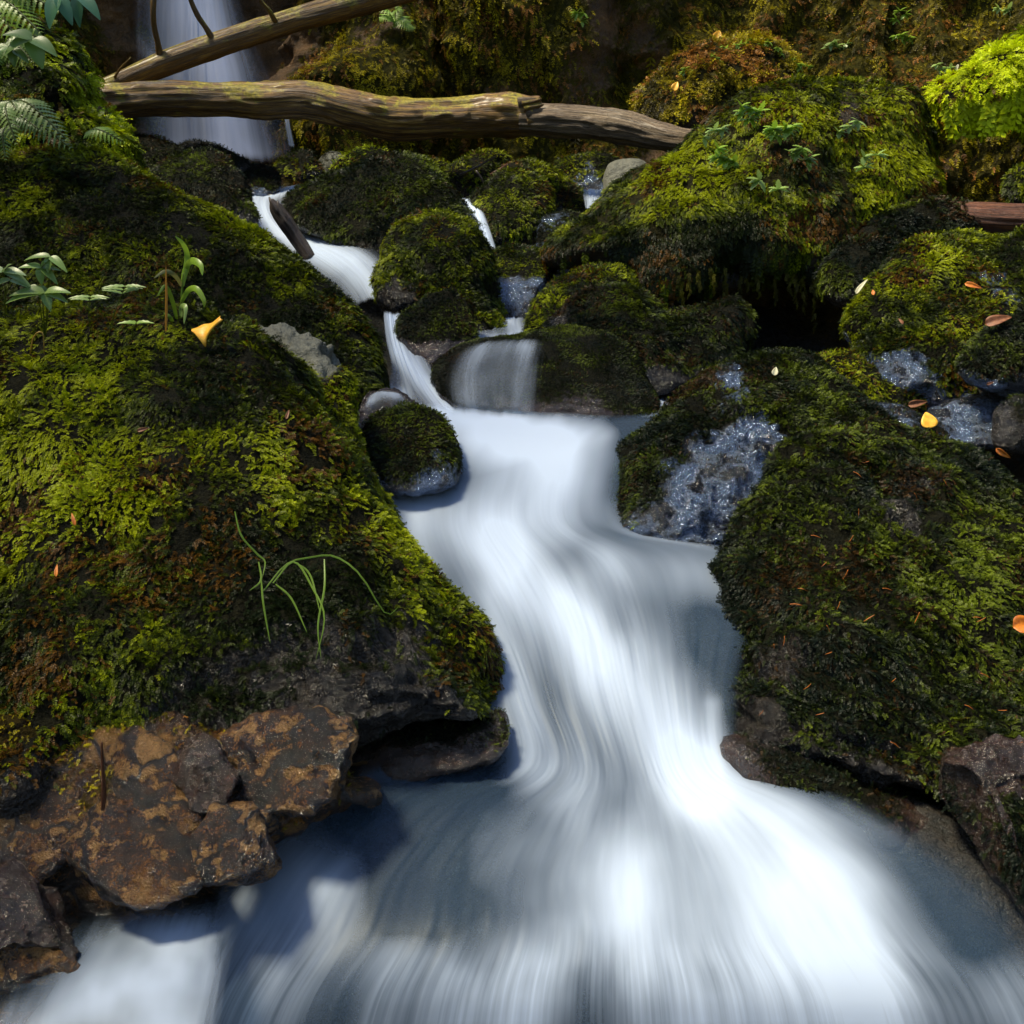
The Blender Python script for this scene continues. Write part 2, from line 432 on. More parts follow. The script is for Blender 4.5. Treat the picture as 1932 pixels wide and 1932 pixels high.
def moss_part(root, V, F, cover, dens, size, pal, seed, bright=None, simple=False, hang=0.0, loc=Vector((0, 0, 0)), maxn=40000, lift=0.35):
    """leafy moss growing on the surface V, F; cover = growth (0..1) per vertex"""
    rg = np.random.default_rng(seed)
    if size < 0.0295 or (size < 0.04 and not simple): size, dens = size * 0.62, dens * 1.6
    vn, fn, ar = norms(V, F)
    ctr = (V[F[:, 0]] + V[F[:, 1]] + V[F[:, 2]]) / 3
    view = nrm(np.array([0, 0, CZ]) - ctr)
    face = (fn * view).sum(1)
    cf = cover[F].mean(1) * smooth(-0.55, -0.1, fbm(ctr * 16 + seed, 3, seed + 91))
    w = ar * np.clip(cf, 0, 1) * np.where(face > -0.25, 1.0, 0.12)
    tot = w.sum()
    N = int(min(maxn, dens * tot))
    if N < 4: return None
    ix = rg.choice(len(F), N, p=w / tot)
    a, b = rg.random(N), rg.random(N); m = a + b > 1; a[m], b[m] = 1 - a[m], 1 - b[m]
    f = F[ix]
    p = V[f[:, 0]] + (V[f[:, 1]] - V[f[:, 0]]) * a[:, None] + (V[f[:, 2]] - V[f[:, 0]]) * b[:, None]
    n = nrm(vn[f[:, 0]] * (1 - a - b)[:, None] + vn[f[:, 1]] * a[:, None] + vn[f[:, 2]] * b[:, None])
    g = np.array([0, 0, -1.0]); gt = g - n * (n @ g)[:, None]
    rt = rg.normal(size=(N, 3)); rt = nrm(rt - n * (rt * n).sum(1)[:, None])
    # neighbouring fronds comb the same way
    fl = np.stack([fbm(p * 14, 2, 71), fbm(p * 14, 2, 83), fbm(p * 14, 2, 97)], -1) * 1.15
    fl = fl - n * (fl * n).sum(1)[:, None]
    d = nrm(n * (lift + 0.25 * rg.random(N))[:, None] + gt * (0.75 + hang) + rt * 0.5 + fl)
    sd = nrm(np.cross(n, d) + 1e-6 + rg.normal(size=(N, 3)) * 0.25)
    up = nrm(np.cross(d, sd)); sd = np.cross(up, d)
    cl = fbm(p * 9 + 3, 3, seed + 5)       # clumps: longer and shorter
    sz = size * (0.65 + 0.55 * rg.random(N)) * (1 + 0.35 * cl)
    if hang:
        low = (n[:, 2] < 0.15) & (rg.random(N) < 0.35 * hang)
        sz[low] *= 2.0 + hang; d[low] = nrm(d[low] * 0.35 + g); up[low] = nrm(n[low] + 1e-3); sd[low] = nrm(np.cross(up[low], d[low])); up[low] = np.cross(d[low], sd[low])
    p = p - n * (0.12 * sz)[:, None] + n * (size * 0.6 * (np.abs(cl) + 0.1) * rg.random(N))[:, None]
    # colours
    dk, md, br, dd = [np.array(c) for c in PAL[pal]]
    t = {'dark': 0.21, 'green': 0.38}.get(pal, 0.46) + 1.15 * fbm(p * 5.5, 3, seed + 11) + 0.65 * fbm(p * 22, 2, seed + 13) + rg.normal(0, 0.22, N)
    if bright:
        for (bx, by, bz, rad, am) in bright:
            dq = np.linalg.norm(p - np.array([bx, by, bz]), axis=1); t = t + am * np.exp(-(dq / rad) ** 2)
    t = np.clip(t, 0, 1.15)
    c = np.where((t < 0.5)[:, None], dk + (md - dk) * (t / 0.5)[:, None], md + (br - md) * ((t - 0.5) / 0.5)[:, None])
    dead = (fbm(p * 7, 2, seed + 31) + rg.normal(0, 0.25, N)) > (0.28 if pal == 'olive' else 0.50)
    c[dead] = dd * (0.35 + rg.random(dead.sum()))[:, None]
    c = np.clip(c * (0.75 + 0.5 * rg.random(N))[:, None], 0.002, 0.9)
    T = FR_S if simple else FR
    k = rg.integers(0, len(T), N)
    Vs, Qs, Cs, off = [], [], [], 0
    for q in range(len(T)):
        m = k == q; nn = int(m.sum())
        if not nn: continue
        tv, tq = T[q]
        L = tv[None, :, :] * sz[m][:, None, None]
        W = p[m][:, None, :] + L[:, :, 0:1] * d[m][:, None, :] + L[:, :, 1:2] * sd[m][:, None, :] + L[:, :, 2:3] * up[m][:, None, :]
        Vs.append(W.reshape(-1, 3)); Qs.append((tq[None] + (np.arange(nn) * len(tv))[:, None, None] + off).reshape(-1, 4))
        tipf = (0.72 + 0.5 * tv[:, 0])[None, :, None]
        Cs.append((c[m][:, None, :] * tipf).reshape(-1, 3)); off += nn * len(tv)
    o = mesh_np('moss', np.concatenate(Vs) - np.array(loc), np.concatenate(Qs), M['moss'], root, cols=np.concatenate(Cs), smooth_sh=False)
    o['kind'] = 'stuff'
    return o


# ------------------------------------------------------------------ boulders
BO = {}
STONES = []   # (name, bvh) for things that lie on them


def hit(px, py, skip=()):
    o = Vector((0, 0, CZ)); d = (Vector(P(px, py, 1.0)) - o).normalized(); best = None
    for nm, bv in STONES:
        if nm in skip: continue
        h = bv.ray_cast(o, d)
        if h[0] is not None and (best is None or h[3] < best[2]): best = (h[0], h[1], h[3], nm)
    return best


def boulder(key, pts, Dt, Db, label, mat='dark', name='mossy_boulder', cat='boulder', group=None, tf=0.30, tb=0.5, n=2.3, amp=0.10, sub=6, seed=1,
            cuts=0, moss=1.0, dens=16000, size=0.026, pal='green', bare=(), bright=(), simple=False, hang=0.0, wline=None, centre=None, base_cover=0.9,
            crag=0.0, upw=0.35, strata=0.0, grow=1.0, rgh=1.0):
    pts = np.array(pts, float)
    ymin, ymax = pts[:, 1].min(), pts[:, 1].max()
    c = np.array(centre if centre else pts.mean(0), float)
    # smoothed closed outline as a radius per angle
    q = np.vstack([pts, pts[:3]]); cc = catmull(np.vstack([pts[-1:], q]), np.linspace(1, len(pts) + 1, 480, endpoint=False)); cc = c + (cc - c) * grow
    th = np.arctan2(cc[:, 1] - c[1], cc[:, 0] - c[0]); rr = np.hypot(cc[:, 1] - c[1], cc[:, 0] - c[0])
    bins = np.linspace(-math.pi, math.pi, 181); rad = np.zeros(181)
    oi = np.argsort(th); rad = np.interp(bins, np.r_[th[oi] - 2 * math.pi, th[oi], th[oi] + 2 * math.pi], np.r_[rr[oi], rr[oi], rr[oi]])
    I, F = ico(sub)
    v = I[:, [0, 2, 1]] * np.array([1, -1, 1.0])   # x right, y down (photo), z toward the viewer
    rho = np.hypot(v[:, 0], v[:, 1]); z = v[:, 2]
    k = 1 / (rho ** n + np.abs(z) ** n) ** (1 / n)
    a, zz = rho * k, z * k
    ang = np.arctan2(v[:, 1], v[:, 0]); ra = np.interp(ang, bins, rad)
    px = c[0] + np.cos(ang) * ra * a; py = c[1] + np.sin(ang) * ra * a
    Dm = (Dt + Db) / 2; wm = (pts[:, 0].max() - pts[:, 0].min()) / FPX * Dm; hm = (ymax - ymin) / FPX * Dm; sz = math.sqrt(wm * hm)
    D = Dt + (Db - Dt) * np.clip((py - ymin) / (ymax - ymin), -0.2, 1.2)
    D = D - np.where(zz > 0, tf * sz, tb * sz) * zz
    V = P(px, py, D)
    if len(F) and np.dot(np.cross(V[F[0, 1]] - V[F[0, 0]], V[F[0, 2]] - V[F[0, 0]]), V[F[0]].mean(0) - V.mean(0)) < 0: F = F[:, ::-1]
    rg = np.random.default_rng(seed)
    cen = V.mean(0)
    for _ in range(cuts):     # broken faces
        nn = nrm(rg.normal(size=3)); e = (V - cen) @ nn; lim = np.quantile(e, rg.uniform(0.80, 0.93))
        V = V - nn * (np.maximum(e - lim, 0) * 0.96)[:, None]
    vn, _, _ = norms(V, F)
    fr = 1.7 / max(sz, 0.05)
    ds = fbm(V * fr + seed * 3.1, 4, seed) * amp * sz + fbm(V * fr * 3.5 + seed, 3, seed + 50) * amp * 0.3 * sz
    if crag: ds = ds + (ridge(V * fr * 1.6 + seed, 4, seed + 9) - 0.3) * crag * sz
    if strata:
        sv_ = V @ nrm(np.array([0.35, 0.2, 1.0])) * 18 + fbm(V * 3, 2, seed) * 1.5
        ds = ds + strata * sz * (np.abs((sv_ % 1.0) - 0.5) * 2 - 0.5)
    rug = ridge(V * 16 + seed, 3, seed + 19) - 0.3
    bb = np.zeros(len(V))
    for (bx, by, br_, am) in bare: bb = bb + am * np.exp(-((px - bx) ** 2 + (py - by) ** 2) / (br_ * 1.2) ** 2)
    bb = np.clip(bb, 0, 1) if moss > 0 else np.ones(len(V))
    ds = ds + rug * 0.006 * min(1, sz * 2) + bb * ((ridge(V * 13 + seed, 3, seed + 29) - 0.3) * 0.045 + (ridge(V * np.array([45, 45, 70]) + seed, 2, seed + 39) - 0.3) * 0.009) * min(1, sz * 1.8) * rgh
    V = V + vn * ds[:, None]
    vn, _, _ = norms(V, F)
    # growth of moss
    cov = base_cover * moss + 0.55 * fbm(V * 5 + seed, 3, seed + 77) + upw * (vn[:, 2] - 0.2) - 0.6 * smooth(0.15, -0.5, vn[:, 2]) * (1 - hang)
    cov = cov - 0.55 * smooth(0.55, 1.0, (py - ymin) / (ymax - ymin)) * (1 - 0.6 * hang)
    if wline is not None:   # washed by the stream: nothing grows below
        pj = np.array([0, 0, CZ]); 
        wy = wline
        cov = cov - 2.5 * smooth(wy - 30, wy + 25, py)
    for (bx, by, br, am) in bare:
        cov = cov - am * np.exp(-((px - bx) ** 2 + (py - by) ** 2) / br ** 2) * (zz > -0.2)
    cov = np.clip(cov, 0, 1) if moss > 0 else np.zeros(len(V))
    loc = Vector((float(cen[0]), float(cen[1]), float(V[:, 2].min())))
    o = BO[key] = empty(name, loc, label, cat, group)
    mesh_np('stone', V - np.array(loc), F, M[mat], o, attrs={'mossy': cov})
    STONES.append((key, BVHTree.FromPolygons([tuple(x) for x in V], F.tolist())))
    if moss > 0:
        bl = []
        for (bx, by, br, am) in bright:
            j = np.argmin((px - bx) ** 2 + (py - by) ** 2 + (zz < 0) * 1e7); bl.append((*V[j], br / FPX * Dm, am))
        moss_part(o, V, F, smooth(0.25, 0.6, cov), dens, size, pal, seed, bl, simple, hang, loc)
    return o


# ------------------------------------------------------------------ big structure: cliff, ground, stream bed
plan = np.array([(-3.6, -1.5), (-3.5, 1.5), (-3.4, 4), (-3.3, 6.3), (-3.1, 7.8), (-2.5, 8.6), (-1.75, 8.5), (-1.35, 7.95), (-0.8, 7.7), (-0.45, 7.9), (-0.1, 7.5),
                 (0.6, 7.1), (1.4, 7.3), (2.2, 6.9), (3.0, 6.9), (3.9, 6.2), (4.3, 4.5), (4.3, 2.0), (4.2, -1.5)])
nu, nv = 620, 250
cu = catmull(plan, np.linspace(0, len(plan) - 1, nu))
tz = np.linspace(0, 1, nv)
X, Zt = cu[None, :, 0].repeat(nv, 0), tz[:, None].repeat(nu, 1)
tg = np.gradient(cu, axis=0); nrmp = nrm(np.stack([tg[:, 1], -tg[:, 0]], -1))     # toward the inside of the ravine
H = 0.6 + 4.2 * Zt
lean = 0.10 + 0.28 * smooth(-0.4, 0.6, cu[:, 0]) * smooth(3.5, 6, cu[:, 1]) + 0.08 * smooth(-3, -3.4, cu[:, 0])
Vc = np.stack([cu[None, :, 0] - nrmp[None, :, 0] * lean * (H - 1.2), cu[None, :, 1] - nrmp[None, :, 1] * lean * (H - 1.2), H], -1).reshape(-1, 3)
big = fbm(Vc * np.array([0.9, 0.9, 0.7]), 3, 5) * 0.45 + (ridge(Vc * np.array([1.4, 1.4, 0.9]) + 4, 5, 21) - 0.3) * 0.28
fine = fbm(Vc * 6, 4, 31) * 0.07
N3 = np.concatenate([np.tile(nrmp, (nv, 1)), np.zeros((nv * nu, 1))], 1)
# mossy ledge right of the waterfall
led = np.exp(-((Vc[:, 0] + 1.2) / 0.5) ** 2) * smooth(2.7, 2.45, Vc[:, 2]) * 0.4
Vc = Vc + N3 * (big + fine + led)[:, None]
ii = np.arange(nu * nv).reshape(nv, nu)
Fq = np.stack([ii[:-1, :-1], ii[:-1, 1:], ii[1:, 1:], ii[1:, :-1]], -1).reshape(-1, 4)
Ft = np.concatenate([Fq[:, [0, 1, 2]], Fq[:, [0, 2, 3]]])
if np.dot(norms(Vc, Ft)[1].mean(0), [0, -1, 0]) < 0: Fq = Fq[:, ::-1]; Ft = Ft[:, ::-1]
wetc = np.exp(-((Vc[:, 0] + 2.2) / 0.75) ** 2) * (Vc[:, 1] > 7)
brown_patch = np.exp(-(((Vc[:, 0] - 1.0 - 0.25 * (2.5 - Vc[:, 2])) / 0.40) ** 2 + ((Vc[:, 2] - 2.5) / 0.9) ** 2))
covc = np.clip(0.90 + 0.8 * fbm(Vc * 2.2, 4, 41) - 0.8 * wetc - 0.35 * brown_patch, 0, 1)
cliff = mesh_np('cliff', Vc, Fq, M['cliff'], attrs={'mossy': covc}); tag(cliff, 'steep mossy rock wall closing the ravine behind the boulders', None, None, 'structure')
STONES.append(('cliff', BVHTree.FromPolygons([tuple(x) for x in Vc], Fq.tolist())))
vis = (Vc[Ft].mean(1)[:, 1] > 5.0) & (Vc[Ft].mean(1)[:, 2] < 3.6)
mo = moss_part(cliff, Vc, Ft[vis], smooth(0.3, 0.75, covc), 5200, 0.047, 'olive', 500, [(-1.2, 7.4, 2.5, 0.5, 1.2), (0.1, 7.3, 2.4, 0.5, 0.3)], True, 0.3, maxn=90000)

# unseen wood added around and above the ravine; its gaps shape light and reflections
rw = np.random.default_rng(77)
nL = 46000
dw = nrm(rw.normal(size=(nL, 3))); dw[:, 2] = np.abs(dw[:, 2]); rad_w = 9.5 + rw.random(nL) * 3.0
pw = np.array([0.3, 3.0, 0.6]) + dw * rad_w[:, None]
el = np.degrees(np.arcsin(dw[:, 2])); az = np.degrees(np.arctan2(dw[:, 0], dw[:, 1]))
thr = np.interp(el, [0, 25, 45, 60, 75, 90], [-0.5, -0.35, -0.12, 0.02, 0.12, 0.18])
nz = fbm(dw * 4.5 + 5, 4, 202)
thr = thr + 0.22 * smooth(70, 40, np.abs(az)) * smooth(40, 55, el)                     # thinner over the cliff
thr = thr - 0.30 * smooth(-2, -6, pw[:, 1] - 3) * smooth(75, 55, el)          # denser behind the viewer
thr = thr + 0.75 * np.exp(-((el - 34) / 15) ** 2) * np.exp(-((np.abs(az) - 168) / 28) ** 2)     # gap added for sky reflections on the wet rock
sun_v = np.array(sv[:]); thr = thr + 0.30 * np.exp(-(np.degrees(np.arccos(np.clip(dw @ sun_v, -1, 1))) / 15) ** 2)
kp = (nz > thr) & ((np.abs(az) > 28) | (el > 22))
pw = pw[kp]; nk = len(pw); a1 = nrm(rw.normal(size=(nk, 3))); a2 = nrm(np.cross(a1, rw.normal(size=(nk, 3)))); sw = 0.10 + 0.12 * rw.random(nk)
Vw = np.stack([pw - a1 * sw[:, None], pw - a2 * sw[:, None] * .5, pw + a1 * sw[:, None], pw + a2 * sw[:, None] * .5], 1).reshape(-1, 3)
cw = np.repeat(np.array([0.035, 0.075, 0.012]) * (0.5 + rw.random(nk))[:, None], 4, 0)
tag(mesh_np('unseen_shading_wood', Vw, np.arange(4 * nk).reshape(-1, 4), M['leaf'], cols=cw, smooth_sh=False), 'leafy wood added above and around the ravine, outside the view, to shape the light', None, None, 'stuff')

# water heights (Y, z) down the middle of the stream and the ground under it
prof = [(0.2, 0.05), (1.0, 0.10), (1.4, 0.28), (1.6, 0.45), (1.9, 0.48), (2.3, 0.62), (2.7, 0.80), (3.1, 0.93), (3.5, 1.0), (4.0, 1.12), (4.6, 1.30), (5.2, 1.50), (5.8, 1.68), (6.5, 1.75), (8, 1.6), (11, 1.6)]
pf = np.array(prof)
gx, gy = np.meshgrid(np.linspace(-7, 8, 330), np.linspace(-2.5, 11, 300))
gz = np.interp(gy.ravel(), pf[:, 0], pf[:, 1])
gp = np.stack([gx.ravel(), gy.ravel(), np.zeros(gx.size)], -1)
xc = np.interp(gy.ravel(), [1, 2, 3, 4, 5, 6], [0.1, 0.15, 0.0, -0.2, -0.8, -0.9])
dx = np.abs(gp[:, 0] - xc)
gz = gz - 0.24 + 0.10 * smooth(0.8, 3.2, dx) + fbm(gp * 1.7, 4, 61) * 0.12 + fbm(gp * 8, 3, 62) * 0.03
gp[:, 2] = gz
ii = np.arange(gx.size).reshape(gx.shape)
Fg = np.stack([ii[:-1, :-1], ii[:-1, 1:], ii[1:, 1:], ii[1:, :-1]], -1).reshape(-1, 4)
tag(mesh_np('ground', gp, Fg, M['bed'], attrs={'mossy': np.zeros(len(gp))}), 'dark stony ground under the boulders', None, None, 'structure')

# ------------------------------------------------------------------ boulders (photo outline, distance of top and bottom edge)
G_FAR = 'small stones lying below the waterfall'
G_BR = 'brown wet rocks at the lower left water edge'
boulder('B1', [(-150, 640), (0, 592), (120, 565), (230, 550), (330, 565), (420, 600), (480, 615), (540, 700), (600, 790), (655, 880), (715, 975), (800, 1080), (875, 1180),
               (925, 1270), (945, 1340), (915, 1385), (810, 1415), (700, 1445), (560, 1470), (430, 1475), (300, 1500), (180, 1530), (60, 1560), (-150, 1600)],
        2.75, 1.76, 'huge leafy green mossy boulder filling the left foreground, a curled yellow leaf on its top', seed=3, sub=7, amp=0.10, tf=0.24, tb=0.45, size=0.030,
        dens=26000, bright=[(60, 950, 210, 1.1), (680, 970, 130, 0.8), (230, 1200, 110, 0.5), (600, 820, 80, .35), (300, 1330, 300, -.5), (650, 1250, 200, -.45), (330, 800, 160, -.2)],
        bare=[(850, 1330, 100, 0.4), (60, 1500, 80, 0.4), (660, 1230, 190, 0.38), (420, 1230, 120, 0.30), (760, 1180, 90, .3)], hang=0.2, centre=(330, 1010))
boulder('B2', [(440, 605), (500, 622), (570, 640), (640, 690), (665, 730), (672, 800), (690, 880), (712, 940), (700, 1010), (600, 1100), (480, 1000), (420, 800)],
        3.0, 2.5, 'green ledge rock with a bare flat grey top behind the left foreground boulder', seed=4, mat='grey', pal='green', size=0.024, dens=22000,
        bare=[(560, 655, 55, 1.5), (610, 690, 40, 1.2), (520, 625, 40, 1.0)], amp=0.06, tf=0.3, bright=[(580, 740, 60, .9), (640, 900, 90, -.3)], n=2.8)
boulder('B3', [(-150, 335), (20, 315), (120, 292), (210, 297), (290, 335), (380, 385), (450, 425), (520, 465), (600, 520), (670, 570), (715, 625), (735, 690), (745, 760),
               (700, 830), (600, 900), (400, 850), (200, 760), (-150, 700)],
        4.2, 3.1, 'long dark green mossy boulder sloping from upper left down to the stream', seed=5, sub=7, amp=0.06, tf=0.18, pal='green', size=0.034, dens=14000, hang=0.35,
        bright=[(60, 310, 60, .8), (200, 300, 70, .8), (320, 345, 60, .6), (430, 415, 60, .6), (540, 480, 50, .6), (650, 570, 50, .6), (720, 650, 40, .5), (150, 480, 160, -.35), (420, 560, 120, -.3), (600, 680, 90, -.2)], centre=(330, 590))  # lit rim and shaded front of the boulder put into the moss tint
boulder('B4', [(-320, -220), (-50, -120), (60, 30), (130, 85), (160, 140), (172, 200), (225, 245), (248, 290), (245, 350), (150, 420), (0, 450), (-320, 460)],
        5.0, 4.4, 'mossy bank overgrown with ferns at the upper left edge', name='mossy_bank', cat='bank', seed=6, amp=0.08, tf=0.25, pal='bright', size=0.045, dens=7000, hang=0.5)
boulder('B5', [(285, 325), (350, 292), (410, 285), (450, 320), (478, 380), (480, 425), (440, 470), (350, 440), (290, 380)],
        5.2, 4.8, 'dark rounded boulder left of the white water, behind the long sloping boulder', seed=7, pal='dark', size=0.028, dens=9000, sub=5, moss=0.8)
boulder('B5a', [(235, 282), (262, 254), (310, 262), (345, 285), (350, 330), (280, 345), (238, 330)], 5.7, 5.5, 'bluish mossy stone at the left foot of the waterfall',
        seed=8, pal='dark', size=0.028, dens=8000, sub=5, moss=0.75, group=G_FAR, name='mossy_stone', cat='stone')
boulder('B5b', [(330, 285), (352, 268), (400, 270), (440, 288), (470, 312), (440, 340), (350, 330)], 6.0, 5.8, 'low dark stone directly in front of the foot of the waterfall',
        seed=9, pal='dark', size=0.028, dens=6000, sub=5, moss=0.5, group=G_FAR, name='mossy_stone', cat='stone')
boulder('B5c', [(448, 332), (480, 312), (520, 322), (532, 345), (510, 372), (460, 368)], 5.9, 5.7, 'small wet stone above the bend of the upper white stream',
        seed=10, pal='dark', size=0.026, dens=6000, sub=5, moss=0.6, mat='blue', group=G_FAR, name='mossy_stone', cat='stone')
boulder('B7', [(540, 380), (570, 345), (640, 320), (700, 300), (760, 290), (815, 310), (850, 350), (880, 400), (910, 440), (925, 480), (880, 505), (760, 505), (680, 480),
               (600, 455), (550, 425)], 5.5, 4.95, 'broad dark green boulder in the middle distance, right of the upper white stream', seed=11, pal='dark', size=0.032, dens=10000,
        bright=[(800, 370, 40, .4), (760, 300, 60, .25)], amp=0.07)
boulder('B7b', [(518, 315), (545, 290), (578, 283), (600, 303), (602, 332), (540, 338)], 6.4, 6.2, 'small green stone right of the waterfall foot, leftmost of the far mossy stones',
        seed=12, pal='green', size=0.035, dens=6000, sub=5, group=G_FAR, name='mossy_stone', cat='stone')
boulder('B7c', [(598, 318), (612, 290), (635, 285), (655, 300), (650, 330), (615, 335)], 6.4, 6.3, 'small pointed stone between two far mossy stones, bare on its top',
        seed=13, pal='dark', size=0.03, dens=4000, sub=5, moss=0.5, mat='grey', group=G_FAR, name='mossy_stone', cat='stone')
boulder('B7d', [(622, 325), (650, 295), (690, 280), (732, 290), (745, 315), (690, 335)], 6.3, 6.2, 'low bright green stone just above the broad dark boulder',
        seed=14, pal='bright', size=0.035, dens=6000, sub=5, group=G_FAR, name='mossy_stone', cat='stone')
boulder('B7e', [(778, 305), (800, 293), (830, 303), (855, 322), (820, 335), (785, 325)], 6.5, 6.3, 'tiny green stone under the long log, right of the broad dark boulder top',
        seed=15, pal='green', size=0.035, dens=6000, sub=4, group=G_FAR, name='mossy_stone', cat='stone')
boulder('B8', [(714, 505), (740, 450), (780, 415), (815, 397), (860, 405), (898, 450), (915, 505), (928, 560), (955, 605), (955, 645), (880, 650), (800, 605), (730, 578),
               (712, 540)], 4.65, 4.15, 'tall hump-backed green boulder in the centre, between two white streams', seed=16, pal='green', size=0.030, dens=14000, tf=0.35,
        bare=[(760, 560, 45, .9)], bright=[(850, 430, 40, .25)])
boulder('B9', [(750, 612), (775, 585), (815, 560), (850, 556), (888, 575), (900, 620), (890, 665), (840, 702), (800, 700), (765, 662)], 4.0, 3.75,
        'small wet boulder with rusty lower edge below the tall hump-backed boulder', seed=17, pal='dark', size=0.024, dens=14000, mat='rust', wline=655, sub=6, moss=0.8)
boulder('B10', [(820, 705), (850, 668), (900, 645), (1000, 626), (1090, 618), (1150, 630), (1190, 660), (1222, 712), (1248, 765), (1230, 795), (1100, 795), (950, 790),
                (850, 765)], 3.85, 3.4, 'wide flat-topped wet boulder with a thin veil of water over its left half', seed=18, mat='rust', pal='dark', size=0.014, dens=30000, moss=0.85,
        n=3.0, amp=0.05, crag=0.02)
boulder('B11', [(688, 815), (720, 775), (770, 765), (820, 778), (860, 820), (872, 870), (866, 918), (800, 935), (720, 925), (690, 885)], 3.02, 2.78,
        'round wet boulder standing in the stream beside the left bank', seed=19, mat='blue', pal='dark', size=0.020, dens=22000, tf=0.4, moss=0.85)
boulder('B11b', [(676, 790), (690, 750), (740, 738), (780, 760), (800, 800), (740, 830), (690, 840)], 3.2, 3.05, 'rusty rock under a film of water, behind the round boulder', seed=20,
        mat='rust', moss=0, sub=5, name='wet_rock', cat='rock')
boulder('B12', [(888, 372), (920, 340), (965, 322), (1010, 335), (1040, 365), (1042, 410), (1000, 450), (930, 462), (895, 430)], 5.5, 5.2,
        'rounded boulder with a yellow-green cap right of the small middle cascade', seed=21, pal='green', size=0.030, dens=11000, hang=0.5, bright=[(980, 335, 40, .4)], tf=0.4)
boulder('B13', [(808, 338), (860, 303), (910, 282), (950, 285), (968, 312), (940, 345), (880, 372), (840, 362)], 6.1, 5.9, 'wedge-shaped mossy stone leaning below the long log',
        seed=22, pal='green', size=0.032, dens=8000, sub=5, cuts=2)
boulder('B14', [(930, 332), (960, 305), (1020, 310), (1070, 335), (1108, 370), (1102, 405), (1040, 412), (960, 385)], 6.0, 5.75,
        'dark mossy boulder behind the yellow-capped rounded boulder', seed=23, pal='green', size=0.032, dens=9000, sub=5)
boulder('B15', [(1048, 308), (1090, 288), (1150, 292), (1185, 320), (1160, 370), (1100, 368), (1055, 338)], 6.3, 6.1, 'wet mossy stone left of the smooth pale stone', seed=24,
        pal='green', size=0.032, dens=8000, sub=5, mat='blue', moss=0.7, bare=[(1110, 335, 25, .7)])
boulder('B16', [(1139, 338), (1153, 308), (1190, 298), (1222, 308), (1218, 338), (1180, 362), (1145, 368)], 5.95, 5.85, 'smooth pale grey-green rounded stone without moss', seed=25,
        mat='grey', moss=0, sub=5, name='smooth_stone', cat='stone', amp=0.03, tf=0.4, rgh=0.1)
boulder('B17', [(903, 492), (940, 466), (1000, 465), (1040, 490), (1052, 532), (1030, 582), (970, 602), (920, 572)], 4.8, 4.4,
        'dark block with a green top and slick blue right face under the small middle cascade', seed=26, mat='blue', pal='green', size=0.026, dens=12000, wline=535, cuts=2)
boulder('B18', [(1013, 442), (1030, 408), (1070, 400), (1105, 410), (1108, 450), (1070, 478), (1020, 478)], 5.2, 5.0, 'small glistening wet rock below the rightmost tiny cascade',
        seed=27, mat='blue', pal='dark', size=0.022, dens=9000, sub=5, moss=0.55)
boulder('B19', [(988, 605), (1020, 548), (1070, 512), (1130, 498), (1180, 510), (1212, 550), (1200, 600), (1100, 645), (1010, 645)], 4.4, 4.05,
        'low brownish mossy boulder tucked under the giant boulder', seed=28, pal='green', size=0.028, dens=11000)
boulder('B20', [(1018, 605), (1080, 562), (1140, 546), (1200, 550), (1240, 575), (1272, 592), (1340, 575), (1390, 563), (1420, 600), (1416, 660), (1380, 705), (1300, 745),
                (1220, 745), (1150, 685), (1060, 645)], 4.05, 3.65, 'two-humped dark mossy boulder with dripping moss, below the giant boulder', seed=29, pal='dark', size=0.028,
        dens=17000, hang=0.6, bright=[(1230, 590, 40, .6)], wline=700, bare=[(1050, 590, 30, .9)])
boulder('B22', [(1035, 492), (1060, 455), (1100, 425), (1130, 390), (1190, 335), (1280, 292), (1340, 252), (1400, 212), (1480, 172), (1560, 145), (1640, 150), (1720, 152),
                (1760, 200), (1782, 290), (1786, 360), (1765, 420), (1720, 470), (1640, 510), (1550, 545), (1450, 525), (1380, 510), (1310, 545), (1240, 572), (1180, 560),
                (1130, 512)], 5.1, 4.55, 'giant overhanging boulder at right with bright yellow-green moss and leafy plants', seed=30, sub=7, mat='umber', pal='green', size=0.038,
        dens=12000, hang=0.9, tf=0.28, centre=(1440, 370), amp=0.07, crag=0.03,
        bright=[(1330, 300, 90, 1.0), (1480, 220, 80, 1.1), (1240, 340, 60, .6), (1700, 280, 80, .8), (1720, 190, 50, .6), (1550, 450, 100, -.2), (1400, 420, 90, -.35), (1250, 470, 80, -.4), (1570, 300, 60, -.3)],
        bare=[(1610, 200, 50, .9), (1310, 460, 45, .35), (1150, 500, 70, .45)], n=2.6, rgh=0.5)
boulder('B23', [(1215, 215), (1260, 132), (1330, 75), (1420, 62), (1480, 85), (1522, 130), (1525, 200), (1450, 255), (1230, 265)], 6.5, 6.3,
        'brown mossy hump against the cliff, creeping leaves along its top edge', seed=31, mat='umber', pal='olive', size=0.045, dens=7000, simple=True)
boulder('B24', [(1748, 192), (1800, 150), (1860, 112), (1940, 72), (2120, 20), (2250, 100), (2250, 240), (1960, 215), (1900, 195), (1850, 212), (1790, 205)], 5.3, 5.1,
        'shelf of brilliant yellow-green moss over the dark hollow at upper right', name='mossy_ledge', cat='ledge', seed=32, pal='bright', size=0.045, dens=9000, hang=0.9,
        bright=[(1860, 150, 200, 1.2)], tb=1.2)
boulder('B24b', [(1888, 352), (1932, 312), (2050, 295), (2080, 400), (1920, 392)], 4.5, 4.4, 'small green boulder cut by the right edge, above the red rotten log', seed=33,
        pal='green', size=0.030, dens=12000, sub=5, hang=0.3)
